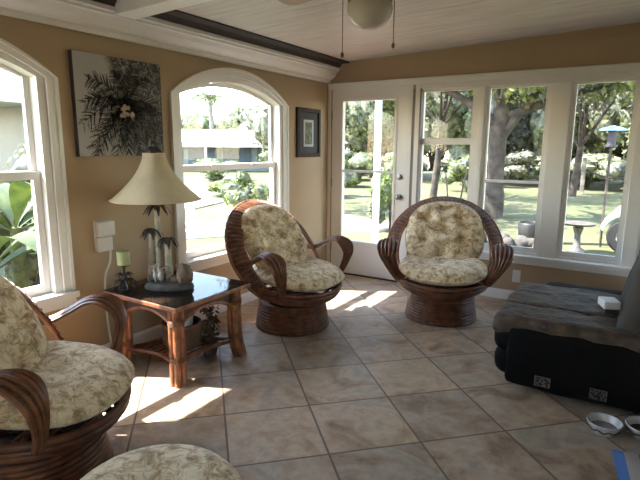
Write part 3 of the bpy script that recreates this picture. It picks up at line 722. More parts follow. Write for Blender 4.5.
for i in range(4):
    p, q = Vector(cs[i]), Vector(cs[(i + 1) % 4]); mid = (p + q) / 2 * 0.72
    b.tube(smoothpath([p + Vector((0, 0, 0.11)), mid + Vector((0, 0, 0.10)), q + Vector((0, 0, 0.11))], 14), 0.015, 8)
for k in range(9):
    x = -0.19 + 0.0475 * k; b.tube([(x, -0.19 - 0.0 * k, 0.10), (x, 0.19, 0.10)], 0.010, 6)
b.build('lower_shelf', 'rattan', t, True)
# basket on the lower shelf
bx_, by_ = (TX0 + TX1) / 2 + 0.03, (TY0 + TY1) / 2 - 0.02
t = empty('wicker_basket', (bx_, by_, 0.111), 'dark round wicker basket on the lower shelf of the side table', 'basket')
b = MB(); b.lathe([(0.10, 0), (0.125, 0.05), (0.13, 0.13), (0.125, 0.16), (0.115, 0.16), (0.118, 0.12), (0.09, 0.012), (0.02, 0.012)], (0, 0, 0), 24)
b.build('basket_body', 'wicker_dark', t, True)
b = MB(); b.tube([(0.122 * math.cos(a), 0.122 * math.sin(a), 0.162) for a in [2 * math.pi * k / 24 for k in range(24)]], 0.009, 6, True); b.build('basket_rim', 'rattan', t, True)
for k, (ang, x) in enumerate(((12, -0.05), (-9, -0.015), (5, 0.02), (16, 0.055))):
    b = MB(); b.box((-0.002, -0.055, 0), (0.002, 0.055, 0.20)); o = b.build('folded_paper', 'picwhite')
    o.location = (bx_ + x, by_ - 0.01, 0.127); o.rotation_euler = (0, math.radians(ang * 0.4), 0.35)
    tag(o, 'white folded paper in the wicker basket, %s of the four' % ['farthest left', 'second from left', 'third from left', 'farthest right'][k], 'paper', 'papers in the basket')
# green plant-like dark bundle beyond basket
t = empty('trailing_plant', (-2.36, 2.36, 0.0), 'dark dry leafy plant standing behind the basket under the table', 'plant')
b = MB(); b.lathe([(0.04, 0), (0.055, 0.05), (0.05, 0.09), (0.03, 0.09)], (0, 0, 0), 14); b.build('pot', 'stone_grey', t, True)
b = MB()
for k in range(160):
    a = random.uniform(0, 6.28); z = random.uniform(0.05, 0.34); r = random.uniform(0.01, 0.075)
    b.quadleaf((r * math.cos(a), r * math.sin(a), z), (math.cos(a), math.sin(a), 0.4), random.uniform(0.018, 0.035), 0.4)
b.tube([(0, 0, 0.06), (0.01, 0, 0.33)], 0.006, 5)
b.build('foliage', 'leaftwig', t)
# lamp
LX, LY = -2.60, 2.17
t = empty('table_lamp', (LX, LY, TZ), 'palm tree table lamp with a cream bell shade, on the rattan side table', 'lamp')
b = MB(); b.lathe([(0.085, 0), (0.09, 0.01), (0.07, 0.025), (0.03, 0.035)], (0, 0, 0), 24); b.build('lamp_base', 'stone_grey', t, True)
def trunk(x, y, h, r=0.02, lean=(0, 0)):
    b = MB(); P_ = []; R_ = []
    n = 26
    for i in range(n + 1):
        u = i / n; P_.append((x + lean[0] * u, y + lean[1] * u, 0.02 + (h - 0.02) * u)); R_.append(r * (1.25 - 0.35 * u) * (1.0 + 0.10 * (i % 2)))
    b.tube(P_, R_, 12); return b
def fronds(c, n, L, droop, m='bronze', w=0.016, name='palm_fronds', parent=None):
    b = MB(); c = Vector(c)
    for k in range(n):
        a = 2 * math.pi * k / n + 0.2; d = Vector((math.cos(a), math.sin(a), 0)); q = Vector((-d.y, d.x, 0)); vs = []; fs = []
        N = 7
        for i in range(N + 1):
            u = i / N; p = c + d * (L * u) + Vector((0, 0, 0.030 * math.sin(u * math.pi) - droop * u * u)); ww = w * math.sin(math.pi * min(0.96, 0.12 + u * 0.88)) ** 0.7
            vs += [p - q * ww - Vector((0, 0, 0.004)), p + Vector((0, 0, 0.004)), p + q * ww - Vector((0, 0, 0.004)), p - Vector((0, 0, 0.004))]
        for i in range(N):
            o = i * 4
            for e in range(4): f = (e + 1) % 4; fs.append((o + e, o + f, o + 4 + f, o + 4 + e))
        fs += [(3, 2, 1, 0), (N * 4, N * 4 + 1, N * 4 + 2, N * 4 + 3)]
        b.add(vs, fs)
    b.ball(c, (0.02, 0.02, 0.02))
    return b.build(name, m, parent)
tr = trunk(0, 0, 0.50, 0.019).build('tall_palm_trunk', 'stone_pale', t, True); fronds((0, 0, 0.50), 8, 0.085, 0.035, parent=tr)
tr = trunk(-0.045, -0.035, 0.335, 0.021, (0.012, 0.012)).build('middle_palm_trunk', 'stone_pale', t, True); fronds((-0.033, -0.023, 0.345), 8, 0.075, 0.035, parent=tr)
tr = trunk(0.055, 0.03, 0.27, 0.021, (-0.005, 0)).build('short_palm_trunk', 'stone_pale', t, True); fronds((0.05, 0.03, 0.285), 8, 0.075, 0.035, parent=tr)
b = MB(); b.tube([(0, 0, 0.50), (0, 0, 0.60)], 0.012, 8); b.lathe([(0.02, 0.58), (0.022, 0.66)], (0, 0, 0), 12)
hp_ = [(0.018, 0, 0.6), (0.06, 0, 0.7), (0.05, 0, 0.82), (0, 0, 0.865), (-0.05, 0, 0.82), (-0.06, 0, 0.7), (-0.018, 0, 0.6)]
b.tube(smoothpath(hp_, 30), 0.0025, 6); b.build('lamp_socket', 'chain', t, True)
b = MB(); b.ball((0, 0, 0.71), (0.03, 0.03, 0.045)); b.build('bulb', 'plastic', t, True)
b = MB(); prof = []
for i in range(13):
    u = i / 12; prof.append((0.068 + 0.19 * (u ** 1.75) + 0.02 * u, 0.85 - 0.29 * u))
N_ = 48; vs = []; fs = []
full = [(r, z) for r, z in prof] + [(r - 0.004, z) for r, z in reversed(prof)]
for (r, z) in full:
    for k in range(N_): a = 2 * math.pi * k / N_; rr = r * (1 + 0.012 * math.cos(8 * a)); vs.append((rr * math.cos(a), rr * math.sin(a), z))
for i in range(len(full)):
    j = (i + 1) % len(full)
    for k in range(N_): l = (k + 1) % N_; fs.append((i * N_ + k, i * N_ + l, j * N_ + l, j * N_ + k))
b.add(vs, fs); sh = b.build('lamp_shade', 'shade', t, True)
b = MB()
for (r, z) in ((prof[0][0], prof[0][1]), (prof[-1][0], prof[-1][1])): b.tube([(r * (1 + 0.012 * math.cos(8 * a)) * math.cos(a), r * (1 + 0.012 * math.cos(8 * a)) * math.sin(a), z) for a in [2 * math.pi * k / 48 for k in range(48)]], 0.005, 6, True)
b.build('shade_trim', 'shade', sh, True)
fronds((0, 0, 0.862), 7, 0.05, 0.0, name='finial_fronds', parent=t)
# candle holder with candle
t = empty('candle_holder', (-2.70, 1.97, TZ), 'dark metal leafy candle stand on the table, left of the lamp', 'candle holder')
b = MB(); b.lathe([(0.045, 0), (0.045, 0.006), (0.012, 0.014), (0.008, 0.03), (0.007, 0.13), (0.012, 0.14), (0.035, 0.15), (0.037, 0.156)], (0, 0, 0), 18); b.build('stem', 'bronze', t, True)
fronds((0, 0, 0.035), 10, 0.085, 0.02, w=0.012, name='metal_leaves', parent=t); fronds((0, 0, 0.065), 8, 0.055, -0.02, w=0.009, name='metal_leaves', parent=t)
b = MB(); b.lathe([(0.039, 0), (0.04, 0.004), (0.04, 0.082), (0.036, 0.087), (0.004, 0.084)], (0, 0, 0), 24); o = b.build('pillar_candle', 'candle', None, True); o.location = (-2.70, 1.97, TZ + 0.1565)
tag(o, 'sage green pillar candle on the dark metal stand', 'candle')
b = MB(); b.tube([(0, 0, 0.083), (0.002, 0, 0.095)], 0.0015, 5); b.build('wick', 'metal_dark', o)
# sculpture
t = empty('bird_figurine', (-2.47, 2.13, TZ), 'figurine of pale birds and a rock on a dark base, beside the lamp', 'figurine', rz=0.55)
b = MB(); b.lathe([(0.02, 0), (1, 0), (1.03, 0.012), (0.98, 0.03), (0.9, 0.04), (0.02, 0.045)], (0, 0, 0), 28)
b.v = [(x * 0.155, y * 0.075, z) for (x, y, z) in b.v]; b.build('oval_base', 'stone_grey', t, True)
b = MB(); b.ball((0.10, 0.0, 0.085), (0.052, 0.045, 0.075), 20, 14, fn=lambda d: 1 + 0.22 * noise.noise(d * 2.5)); b.ball((0.03, 0.02, 0.05), (0.06, 0.04, 0.03), 16, 10, fn=lambda d: 1 + 0.2 * noise.noise(d * 3)); b.build('rock', 'driftwood', t, True)
for (x, y, s_) in ((-0.085, 0.0, 1), (-0.045, -0.02, 1.15), (-0.005, 0.012, 0.95)):
    b = MB()
    b.ball((x, y, 0.075 * s_), (0.020, 0.016, 0.035), 12, 9)
    b.tube(smoothpath([(x, y, 0.095 * s_), (x - 0.012, y, 0.12 * s_), (x - 0.002, y, 0.140 * s_), (x - 0.016, y, 0.146 * s_)], 12), [0.010] * 4 + [0.007] * 4 + [0.009] * 5, 8)
    b.tube([(x - 0.018, y, 0.146 * s_), (x - 0.045, y, 0.128 * s_)], [0.005, 0.0015], 6)
    b.tube([(x, y - 0.006, 0.03), (x, y - 0.006, 0.05)], 0.003, 5); b.tube([(x, y + 0.006, 0.03), (x, y + 0.006, 0.05)], 0.003, 5)
    b.build('bird', 'birdwhite', t, True)
b = MB()
for k in range(26):
    a = random.uniform(0, 6.28); x = random.uniform(-0.12, 0.05); y = random.uniform(-0.05, 0.05); b.tube([(x, y, 0.035), (x + 0.015 * math.cos(a), y + 0.015 * math.sin(a), random.uniform(0.07, 0.12))], [0.003, 0.001], 4)
b.build('reeds', 'bronze', t)

# ---------------------------------------------------------------- wall things
t = empty('palm_canvas', (W, 2.17, 1.65), 'large canvas print of a palm tree on the wall over the lamp', 'wall art')
CY0, CY1, CZ0, CZ1 = -0.325, 0.325, -0.31, 0.31; cxs = 0.04
MB().box((0.002, CY0, CZ0), (cxs - 0.002, CY1, CZ1)).build('stretched_canvas', 'canvas_side', t)
face_ = MB().box((cxs - 0.002, CY0 + 0.001, CZ0 + 0.001), (cxs, CY1 - 0.001, CZ1 - 0.001)).build('printed_face', 'canvas', t)
rnd = random.Random(3)
def ink(name, m, strokes):
    b = MB()
    for (pts, w0) in strokes:
        n = len(pts); vs = []; fs = []
        for i, p in enumerate(pts):
            p = Vector(p); tt_ = Vector(pts[min(i + 1, n - 1)]) - Vector(pts[max(i - 1, 0)]); q = Vector((-tt_.y, tt_.x)).normalized() * (w0 * (1 - i / n))
            vs += [(cxs + 0.0006, p.x + q.x, p.y + q.y), (cxs + 0.0006, p.x - q.x, p.y - q.y)]
        for i in range(n - 1): fs.append((2 * i, 2 * i + 1, 2 * i + 3, 2 * i + 2))
        b.v += []; b.add(vs, fs)
    # keep every stroke inside the canvas
    b.v = [(x, max(CY0 + 0.003, min(CY1 - 0.003, y)), max(CZ0 + 0.003, min(CZ1 - 0.003, z))) for (x, y, z) in b.v]
    return b.build(name, m, face_)
cc = Vector((0.03, 0.02)); dark = []; mid = []; lite = []
for k in range(15):
    a = math.radians([175, 200, 222, 248, 268, 292, 318, 342, 5, 30, 55, 82, 108, 132, 155][k] + rnd.uniform(-4, 4)); L = rnd.uniform(0.24, 0.36)
    pts = []; 
    for i in range(13):
        u = i / 12; pts.append(Vector((cc.x + math.cos(a) * L * u, cc.y + math.sin(a) * L * u - 0.16 * u * u * abs(math.cos(a)))))
    lst = dark
    for i in range(1, 13):
        p = pts[i]; t_ = (pts[i] - pts[i - 1]).normalized()
        for s_ in (-1, 1):
            for r_ in range(3):
                ang = s_ * math.radians(48 + rnd.uniform(-12, 12)); d = Vector((t_.x * math.cos(ang) - t_.y * math.sin(ang), t_.x * math.sin(ang) + t_.y * math.cos(ang)))
                ll = 0.085 * (1.1 - abs(i / 12 - 0.5)) * rnd.uniform(0.7, 1.2); q0 = p + t_ * rnd.uniform(0, 0.02)
                (rnd.choice([dark, dark, mid, lite])).append(([q0, q0 + d * ll * 0.5 + Vector((0, -0.006)), q0 + d * ll + Vector((0, -0.022))], 0.0045))
    dark.append((pts, 0.009))
ink('dark_fronds', 'frond_dark', dark); ink('grey_fronds', 'frond_mid', mid); ink('pale_fronds', 'frond_lite', lite)
b = MB()
for k in range(12):
    y, z = cc.x + rnd.uniform(-0.05, 0.05), cc.y - 0.03 + rnd.uniform(-0.045, 0.035); b.lathe([(0.014, 0.0007), (0.012, 0.0012), (0.002, 0.0016)], (cxs, y, z), 10, Matrix.Rotation(math.radians(90), 3, 'Y'))
b.build('coconuts', 'coconut', face_)

t = empty('framed_picture', (W, 4.415, 1.55), 'small dark framed picture between the arched window and the door', 'picture')
b = MB(); h1, h2 = 0.215, 0.245; fw = 0.038
for (a0, a1, z0_, z1_) in ((-h1, h1, h2 - fw, h2), (-h1, h1, -h2, -h2 + fw), (-h1, -h1 + fw, -h2 + fw, h2 - fw), (h1 - fw, h1, -h2 + fw, h2 - fw)): b.box((0.001, a0, z0_), (0.025, a1, z1_))
b.build('picture_frame', 'frame_dark', t, bevel=0.003)
MB().box((0.002, -h1 + fw, -h2 + fw), (0.010, h1 - fw, h2 - fw)).build('mat_board', 'matboard', t)
MB().box((0.010, -0.09, -0.14), (0.012, 0.09, 0.13)).build('print_border', 'picwhite', t)
MB().box((0.012, -0.065, -0.115), (0.0135, 0.065, 0.105)).build('print', 'picart', t)
# plug-in unit and its cord
t = empty('plug_in_unit', (W, 1.985, 0.83), 'white plug in unit with hanging cord, on the wall beside the canvas', 'plug unit')
b = MB(); b.box((0.001, -0.062, -0.10), (0.008, 0.062, 0.10)); b.build('wall_plate', 'plastic', t, bevel=0.003)
MB().box((0.008, -0.055, 0.0), (0.06, 0.058, 0.098)).build('upper_adapter', 'plastic', t, bevel=0.008)
MB().box((0.008, -0.062, -0.10), (0.045, 0.045, -0.004)).build('lower_adapter', 'plastic', t, bevel=0.008)
b = MB(); b.tube(smoothpath([(0.03, 0.03, -0.098), (0.03, 0.02, -0.18), (0.02, -0.015, -0.27), (0.016, -0.02, -0.45), (0.016, -0.015, -0.62), (0.03, 0.0, -0.78), (0.05, 0.03, -0.81)], 30), 0.007, 8); b.build('cord', 'plastic', t, True)
def outlet(loc, rz, label):
    t = empty('wall_outlet', loc, label, 'outlet', rz=rz)
    MB().box((-0.036, -0.006, -0.058), (0.036, -0.0005, 0.058)).build('cover_plate', 'plastic', t, bevel=0.003)
    for dz in (-0.022, 0.022):
        s_ = MB().box((-0.016, -0.008, dz - 0.014), (0.016, -0.006, dz + 0.014)).build('socket', 'plastic', t, bevel=0.004)
outlet((-0.855, D, 0.235), 0, 'white double outlet under the windows, left of the recliner')
outlet((W, 3.45, 0.20), math.radians(90), 'small outlet low on the wall under the arched window')

# ---------------------------------------------------------------- recliner
def blob(b, lo, hi, r=0.05, n=10, amp=0.0, sc=6.0, seed=0.0):
    """rounded, slightly wrinkled box"""
    lo, hi = Vector(lo), Vector(hi); c = (lo + hi) / 2; h = (hi - lo) / 2
    faces = [(0, 1, 2, 1), (0, 1, 2, -1), (1, 2, 0, 1), (1, 2, 0, -1), (2, 0, 1, 1), (2, 0, 1, -1)]
    vs = []; fs = []; idx = {}
    def vert(p):
        key = (round(p.x, 5), round(p.y, 5), round(p.z, 5))
        if key not in idx:
            q = Vector([max(-h[i] + r, min(h[i] - r, p[i])) for i in range(3)]); d = p - q
            if d.length > 1e-9: d = d.normalized() * r
            s = q + d
            if amp: s += d.normalized() * amp * noise.noise((s + c + Vector((seed,) * 3)) * sc) if d.length > 0 else Vector((0, 0, 0))
            idx[key] = len(vs); vs.append(s + c)
        return idx[key]
    for (a, b_, c_, sg) in faces:
        def g(i, L):
            # denser near edges
            t = i / n; t = 0.5 - 0.5 * math.cos(math.pi * t); return -L + 2 * L * t
        for i in range(n):
            for j in range(n):
                q = []
                for (ii, jj) in ((i, j), (i + 1, j), (i + 1, j + 1), (i, j + 1)):
                    p = Vector((0, 0, 0)); p[a] = g(ii, h[a]); p[b_] = g(jj, h[b_]); p[c_] = sg * h[c_]; q.append(vert(p))
                if len(set(q)) >= 3: fs.append(tuple(q) if sg > 0 else tuple(q[::-1]))
    b.add(vs, fs); return b
RX, RY = 0.25, 3.4
t = empty('recliner', (RX, RY, 0), 'black leather recliner facing left, cut off by the right edge', 'recliner')
def L3(x, y, z): return (x - RX, y - RY, z)
b = MB(); blob(b, L3(-0.50, 2.96, 0.04), L3(1.05, 3.92, 0.30), 0.03, 8); b.build('base_frame', 'leather', t, True)
b = MB(); blob(b, L3(-0.55, 2.93, 0.035), L3(1.0, 3.04, 0.40), 0.045, 14, 0.008, 7); b.build('near_side_panel', 'leather', t, True)
b = MB(); blob(b, L3(-0.50, 3.84, 0.06), L3(1.0, 4.06, 0.43), 0.06, 12, 0.008, 7); b.build('far_armrest', 'leather', t, True)
b = MB(); blob(b, L3(-0.635, 2.95, 0.215), L3(-0.47, 3.80, 0.40), 0.07, 14, 0.010, 8); blob(b, L3(-0.625, 2.96, 0.075), L3(-0.47, 3.79, 0.235), 0.065, 14, 0.010, 8, 3.0); b.build('footrest', 'leather', t, True)
b = MB()
for k in range(3):
    ya = 2.945 + 0.285 * k; blob(b, L3(-0.64, ya, 0.33), L3(0.22, ya + 0.30, 0.465 - 0.008 * (k != 1)), 0.04, 26, 0.014, 11, 5.0 + k)
b.build('seat_cushion', 'leather_top', t, True)
b = MB(); blob(b, (-0.16, -0.43, -0.36), (0.14, 0.43, 0.36), 0.10, 16, 0.02, 6); o = b.build('backrest', 'charcoal', t, True); o.location = L3(0.20, 3.45, 0.64); o.rotation_euler = (0, math.radians(14), 0)
b = MB(); blob(b, (-0.13, -0.36, -0.13), (0.13, 0.36, 0.13), 0.10, 14, 0.015, 6); o = b.build('headrest', 'leather', t, True); o.location = L3(0.27, 3.42, 0.95); o.rotation_euler = (0, math.radians(14), 0)
for x in (-0.335, -0.055):
    b = MB(); b.box((x - RX - 0.042, 2.922 - RY, 0.075), (x - RX + 0.042, 2.929 - RY, 0.135)); o = b.build('metal_bracket', 'chrome', t, bevel=0.002)
    b = MB()
    rq = random.Random(4 + int(x * 100))
    vs = []; fs = []
    for iu in range(9):
        for iv in range(6):
            if rq.random() < 0.45:
                u0 = -0.038 + iu * 0.0086; v0 = 0.079 + iv * 0.0088; b.box((x - RX + u0, 2.9205 - RY, v0), (x - RX + u0 + 0.0075, 2.9219 - RY, v0 + 0.0078))
    b.build('perforations', 'metal_dark', o)
for (x, y) in ((-0.35, 3.10), (0.9, 3.10), (-0.35, 3.75), (0.9, 3.75)):
    b = MB(); b.lathe([(0.03, 0), (0.03, 0.06)], L3(x + 0.05, y + 0.05, 0), 12); b.build('foot', 'metal_dark', t)
# small white box on the seat
t = empty('remote_caddy', (-0.06, 3.30, 0.468), 'small white box with a dangling cord lying on the recliner seat', 'box', rz=0.35)
MB().box((-0.045, -0.06, 0.03), (0.045, 0.06, 0.075)).build('lid', 'plastic', t, bevel=0.006)
MB().box((-0.038, -0.052, 0), (0.038, 0.052, 0.029)).build('body', 'matboard', t, bevel=0.004)
b = MB(); b.tube(smoothpath([(-0.02, -0.055, 0.015), (0.0, -0.09, 0.012), (0.05, -0.11, 0.01), (0.07, -0.16, 0.01)], 14), 0.004, 6); b.build('cord', 'metal_dark', t, True)
# bowls
def bowl(x, y, r, label, fill, fm):
    t = empty('pet_bowl', (x, y, 0), label, 'bowl', 'pet bowls on the floor by the recliner')
    b = MB(); b.lathe([(r * 0.62, 0), (r * 0.70, 0.004), (r * 0.93, 0.045), (r, 0.058), (r * 0.97, 0.062), (r * 0.88, 0.045), (r * 0.62, 0.010), (0.004, 0.008)], (0, 0, 0), 30); b.build('bowl_body', 'ceramic', t, True)
    b = MB()
    b.tube([(r * (0.855 + 0.02 * math.sin(a * 9)) * math.cos(a), r * (0.855 + 0.02 * math.sin(a * 9)) * math.sin(a), 0.030 + 0.006 * math.sin(a * 9)) for a in [2 * math.pi * k / 72 for k in range(72)]], 0.0045, 5, True)
    b.build('painted_band', 'matboard', t)
    b = MB(); b.lathe([(0.002, 0.012), (r * (0.66 + fill * 6), 0.012), (r * (0.68 + fill * 6), 0.016 + fill), (0.002, 0.02 + fill)], (0, 0, 0), 24); b.build('contents', fm, t)
bowl(-0.01, 2.735, 0.082, 'patterned ceramic pet bowl with water, left of the pair by the recliner', 0.012, 'water')
bowl(0.165, 2.80, 0.088, 'ceramic pet bowl of dark dry food, right of the pair by the recliner', 0.014, 'kibble')
# striped mat
t = MB(); N = 16
vs = []; fs = []
for i in range(N + 1):
    for j in range(9):
        vs.append((i * 0.07, -j * 0.1, 0.010 + 0.003 * math.sin(i * 0.9 + j)))
for i in range(N):
    for j in range(8): fs.append((i * 9 + j, i * 9 + j + 1, (i + 1) * 9 + j + 1, (i + 1) * 9 + j))
t.add(vs, fs); o = t.build('floor_mat', 'stripe', None, True); sm = o.modifiers.new('thick', 'SOLIDIFY'); sm.thickness = 0.008; sm.offset = -1
o.location = (0.035, 2.57, 0); o.rotation_euler = (0, 0, math.radians(8)); tag(o, 'blue, white and violet striped mat at the lower right corner', 'mat')

# ---------------------------------------------------------------- ceiling fan
FX, FY = -1.09, 2.15
t = empty('ceiling_fan', (FX, FY, 2.255), 'ceiling fan with a frosted bowl light hanging from the beam', 'ceiling fan')
b = MB(); b.lathe([(0.07, 0.0), (0.07, -0.02), (0.13, -0.035), (0.135, -0.12), (0.10, -0.15), (0.05, -0.16)], (0, 0, 0), 28); b.build('motor_housing', 'bronze', t, True)
b = MB(); b.lathe([(0.05, -0.16), (0.085, -0.17), (0.10, -0.20), (0.10, -0.205)], (0, 0, 0), 24); b.build('light_fitter', 'driftwood', t, True)
b = MB(); b.lathe([(0.085, -0.20), (0.100, -0.22), (0.103, -0.24), (0.095, -0.27), (0.070, -0.302), (0.035, -0.32), (0.002, -0.325)], (0, 0, 0), 30); b.build('glass_bowl', 'bowl_glass', t, True)
for k in range(4):
    a = math.radians(70 + 90 * k); R_ = Matrix.Rotation(a, 3, 'Z') @ Matrix.Rotation(math.radians(10), 3, 'X')
    b = MB(); out = [(0.17, -0.05), (0.50, -0.066), (0.64, -0.062), (0.69, -0.035), (0.70, 0), (0.69, 0.035), (0.64, 0.062), (0.50, 0.066), (0.17, 0.05)]
    b.prism(out, 2, -0.004, 0.004); b.v = [tuple(R_ @ Vector(v) + Vector((0, 0, -0.068))) for v in b.v]
    bl = b.build('fan_blade', 'blade', t, bevel=0.002)
    b = MB(); b.tube([R_ @ Vector((0.10, 0, 0)) + Vector((0, 0, -0.07)), R_ @ Vector((0.24, 0, -0.006)) + Vector((0, 0, -0.070))], 0.016, 8, flat=0.35); b.build('blade_bracket', 'bronze', bl)
for (dx, dy, L) in ((-0.105, -0.06, 0.235), (0.085, 0.075, 0.19)):
    b = MB(); b.tube([(dx, dy, -0.19), (dx, dy, -0.19 - L)], 0.0022, 6); pc = b.build('pull_chain', 'chain', t)
    b = MB(); b.ball((dx, dy, -0.19 - L - 0.008), (0.008, 0.008, 0.013), 10, 8); b.build('pull_knob', 'driftwood', pc, True)

# ---------------------------------------------------------------- outside
GZ = -0.28
g = MB(); NG = 60
vs = []; fs = []
for i in range(NG + 1):
    for j in range(NG + 1):
        x = -70 + 110 * i / NG; y = -30 + 100 * j / NG; vs.append((x, y, GZ + 0.03 * noise.noise(Vector((x * 0.2, y * 0.2, 0)))))
for i in range(NG):
    for j in range(NG): q = i * (NG + 1) + j; fs.append((q, q + NG + 1, q + NG + 2, q + 1))
g.add(vs, fs); o = g.build('ground', 'ground', None, True); tag(o, 'sunny patchy lawn around the house', 'lawn', kind='structure')
b = MB(); b.box((W - TH - 0.02, YF - TH - 0.02, GZ - 0.1), (XR + TH + 0.02, D + TH + 0.02, -0.121)); tag(b.build('foundation', 'curb'), 'pale concrete foundation slab below the room', 'foundation', kind='structure')
def crown(b, c, r, n, leaf, seed, core=0.72, up=0.3, clumps=14):
    rr = random.Random(seed); c = Vector(c); r = Vector(r)
    cl = []
    for k in range(clumps):
        d = Vector((rr.gauss(0, 1), rr.gauss(0, 1), rr.gauss(0, 1))).normalized(); cl.append((Vector((d.x * r.x, d.y * r.y, d.z * r.z)) * rr.uniform(0.35, 0.8), rr.uniform(0.28, 0.5)))
    for i in range(n):
        o, s_ = rr.choice(cl); d = Vector((rr.gauss(0, 1), rr.gauss(0, 1), rr.gauss(0, 1))).normalized() * (rr.uniform(0.6, 1.05))
        p = c + o + Vector((d.x * r.x, d.y * r.y, d.z * r.z)) * s_
        random.seed(seed * 7919 + i)
        b.quadleaf(p, d + Vector((rr.uniform(-.6, .6), rr.uniform(-.6, .6), rr.uniform(-.2, .8))), leaf * rr.uniform(0.6, 1.3), 0.55)
    return cl
def tree(name, x, y, h, r, n, leaf, m, seed, label, group=None, trunk_r=0.14, low=0.25, core=True, bark='bark', zb=None, clumps=14):
    zb = GZ if zb is None else zb
    t = empty(name, (x, y, zb), label, 'tree' if 'tree' in name else 'shrub', group)
    b = MB(); c = (0, 0, h * (1 + low) / 2); rad = (r, r, h * (1 - low) / 2)
    cl = crown(b, c, rad, n, leaf, seed, clumps=clumps)
    b.build('foliage', m, t)
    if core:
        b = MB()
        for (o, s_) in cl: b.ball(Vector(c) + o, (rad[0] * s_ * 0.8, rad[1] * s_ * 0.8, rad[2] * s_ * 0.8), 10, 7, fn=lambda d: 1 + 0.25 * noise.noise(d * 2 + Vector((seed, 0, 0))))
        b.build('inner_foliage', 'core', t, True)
    b = MB(); b.tube([(0, 0, -0.05), (0.05 * r, 0, h * low * 0.6), (0.1 * r, 0.05 * r, h * 0.55)], [trunk_r, trunk_r * 0.8, trunk_r * 0.35], 10)
    rr = random.Random(seed)
    for k in range(4): a = rr.uniform(0, 6.28); b.tube([(0.05 * r, 0, h * low * 0.8), (math.cos(a) * r * 0.5, math.sin(a) * r * 0.5, h * 0.55)], [trunk_r * 0.5, trunk_r * 0.15], 7)
    b.build('trunk', bark, t, True)
    return t
# woods behind the back yard
rb = random.Random(11)
k = 0
for (x, y) in [(-13, 36), (-8, 36), (-3, 36), (2, 36), (7, 36), (-18.5, 26), (-15.5, 28), (-12.7, 25.5), (-9.8, 28), (-7.2, 25.5), (-5.4, 29), (-3.0, 26.5), (-0.4, 28.5), (1.8, 25.5), (4.6, 28), (7.6, 26), (11, 28)]:
    ORD = ['first', 'second', 'third', 'fourth', 'fifth', 'sixth', 'seventh', 'eighth', 'ninth', 'tenth', 'eleventh', 'twelfth', 'thirteenth', 'fourteenth']
    h = rb.uniform(7.5, 9.5); m = ['leaf_grey', 'leaf_mid', 'leaf_grey', 'leaf_oak'][k % 4]
    tree('woodland_tree', x, y, h, rb.uniform(2.8, 3.4), 8500, 0.125, m, 20 + k, 'tall tree, %s from the left in the %s row of the woods behind the lawn' % (ORD[k if k < 5 else k - 5], 'rear' if k < 5 else 'front'), 'trees of the woods behind the lawn', 0.2, 0.04, clumps=20); k += 1
# mossy grey trees nearer
for (x, y, h, r, m) in [(-1.9, 20, 6.0, 2.1, 'leaf_grey'), (1.0, 17.5, 6.5, 2.3, 'leaf_grey'), (4.2, 18, 6.5, 2.3, 'leaf_grey')]:
    tree('mossy_tree', x, y, h, r, 3000, 0.11, m, 50 + k, 'grey green mossy tree on the lawn, ' + {-1.9: 'leftmost of the three mossy ones', 1.0: 'middle one of the three mossy ones', 4.2: 'rightmost of the three mossy ones'}[x], 'mossy trees on the lawn', 0.14, 0.36, core=False, clumps=22); k += 1
# big oak
t = empty('oak_tree', (-2.92, 12.7, GZ), 'large oak with a thick trunk and spreading limbs outside the second window', 'tree')
b = MB(); b.tube(smoothpath([(0, 0, -0.1), (0.0, 0, 0.8), (0.02, 0, 2.2), (0.12, 0, 3.6), (0.2, 0, 5.2)], 20), [0.30] + [0.25] * 4 + [0.20] * 8 + [0.17] * 20, 14)
b.v = b.v; 
limbs = [[(0.05, 0, 1.9), (0.6, 0.0, 2.7), (1.3, 0.2, 3.6), (2.2, 0.2, 4.6)], [(0, 0, 2.2), (-0.5, -0.3, 2.65), (-1.3, -0.5, 3.1), (-2.4, -0.6, 3.5)], [(0.05, 0, 2.6), (0.3, -0.8, 3.3), (0.5, -2.0, 3.8)], [(0.1, 0, 3.0), (-0.7, 0.6, 3.9), (-1.7, 1.1, 4.6)], [(0.1, 0, 2.4), (1.4, 0.5, 2.9), (3.0, 0.8, 3.3)]]
for lp in limbs: pp = smoothpath(lp, 16); b.tube(pp, [0.13 * (1 - 0.75 * i / len(pp)) for i in range(len(pp))], 8)
b.build('trunk', 'bark', t, True)
b = MB()
for i, (c_, r_, n_) in enumerate([((-2.6, -0.4, 3.3), (1.5, 1.4, 0.9), 1500), ((-1.0, -0.8, 3.9), (1.5, 1.5, 0.9), 1500), ((0.9, 0.2, 3.7), (1.6, 1.5, 1.0), 1300), ((2.6, 0.5, 3.6), (1.5, 1.4, 0.9), 1200), ((0.3, 0.0, 5.4), (2.8, 2.6, 1.3), 2200), ((-3.6, 0.6, 4.6), (1.6, 1.6, 1.0), 1200), ((0.6, -2.0, 4.3), (1.5, 1.5, 0.9), 1000)]):
    crown(b, c_, r_, n_, 0.085, 90 + i, clumps=12)
b.build('foliage', 'leaf_oak', t)
# trees added over the lawn to shade it, leaves showing in the window tops
for (x, y, h, r, n_, lab) in [(-7.6, 11.2, 7.0, 2.9, 5200, 'leafy tree with low branches over the lawn, seen at the top of the door glass'), (-1.28, 9.75, 7.2, 2.4, 4200, 'overhanging tree whose lowest leaves hang across the top of the undivided window'), (-5.8, 16.5, 7.0, 2.9, 4200, 'broad tree left of the oak, behind the first window'), (2.6, 12.5, 7.0, 2.6, 3600, 'tall tree at the right rear of the lawn beyond the recliner')]:
    tree('shade_tree', x, y, h, r, n_, 0.10, 'leaf_oak' if k % 2 else 'leaf_grey', 300 + k, lab, None, 0.13, 0.42, core=False, clumps=26); k += 1
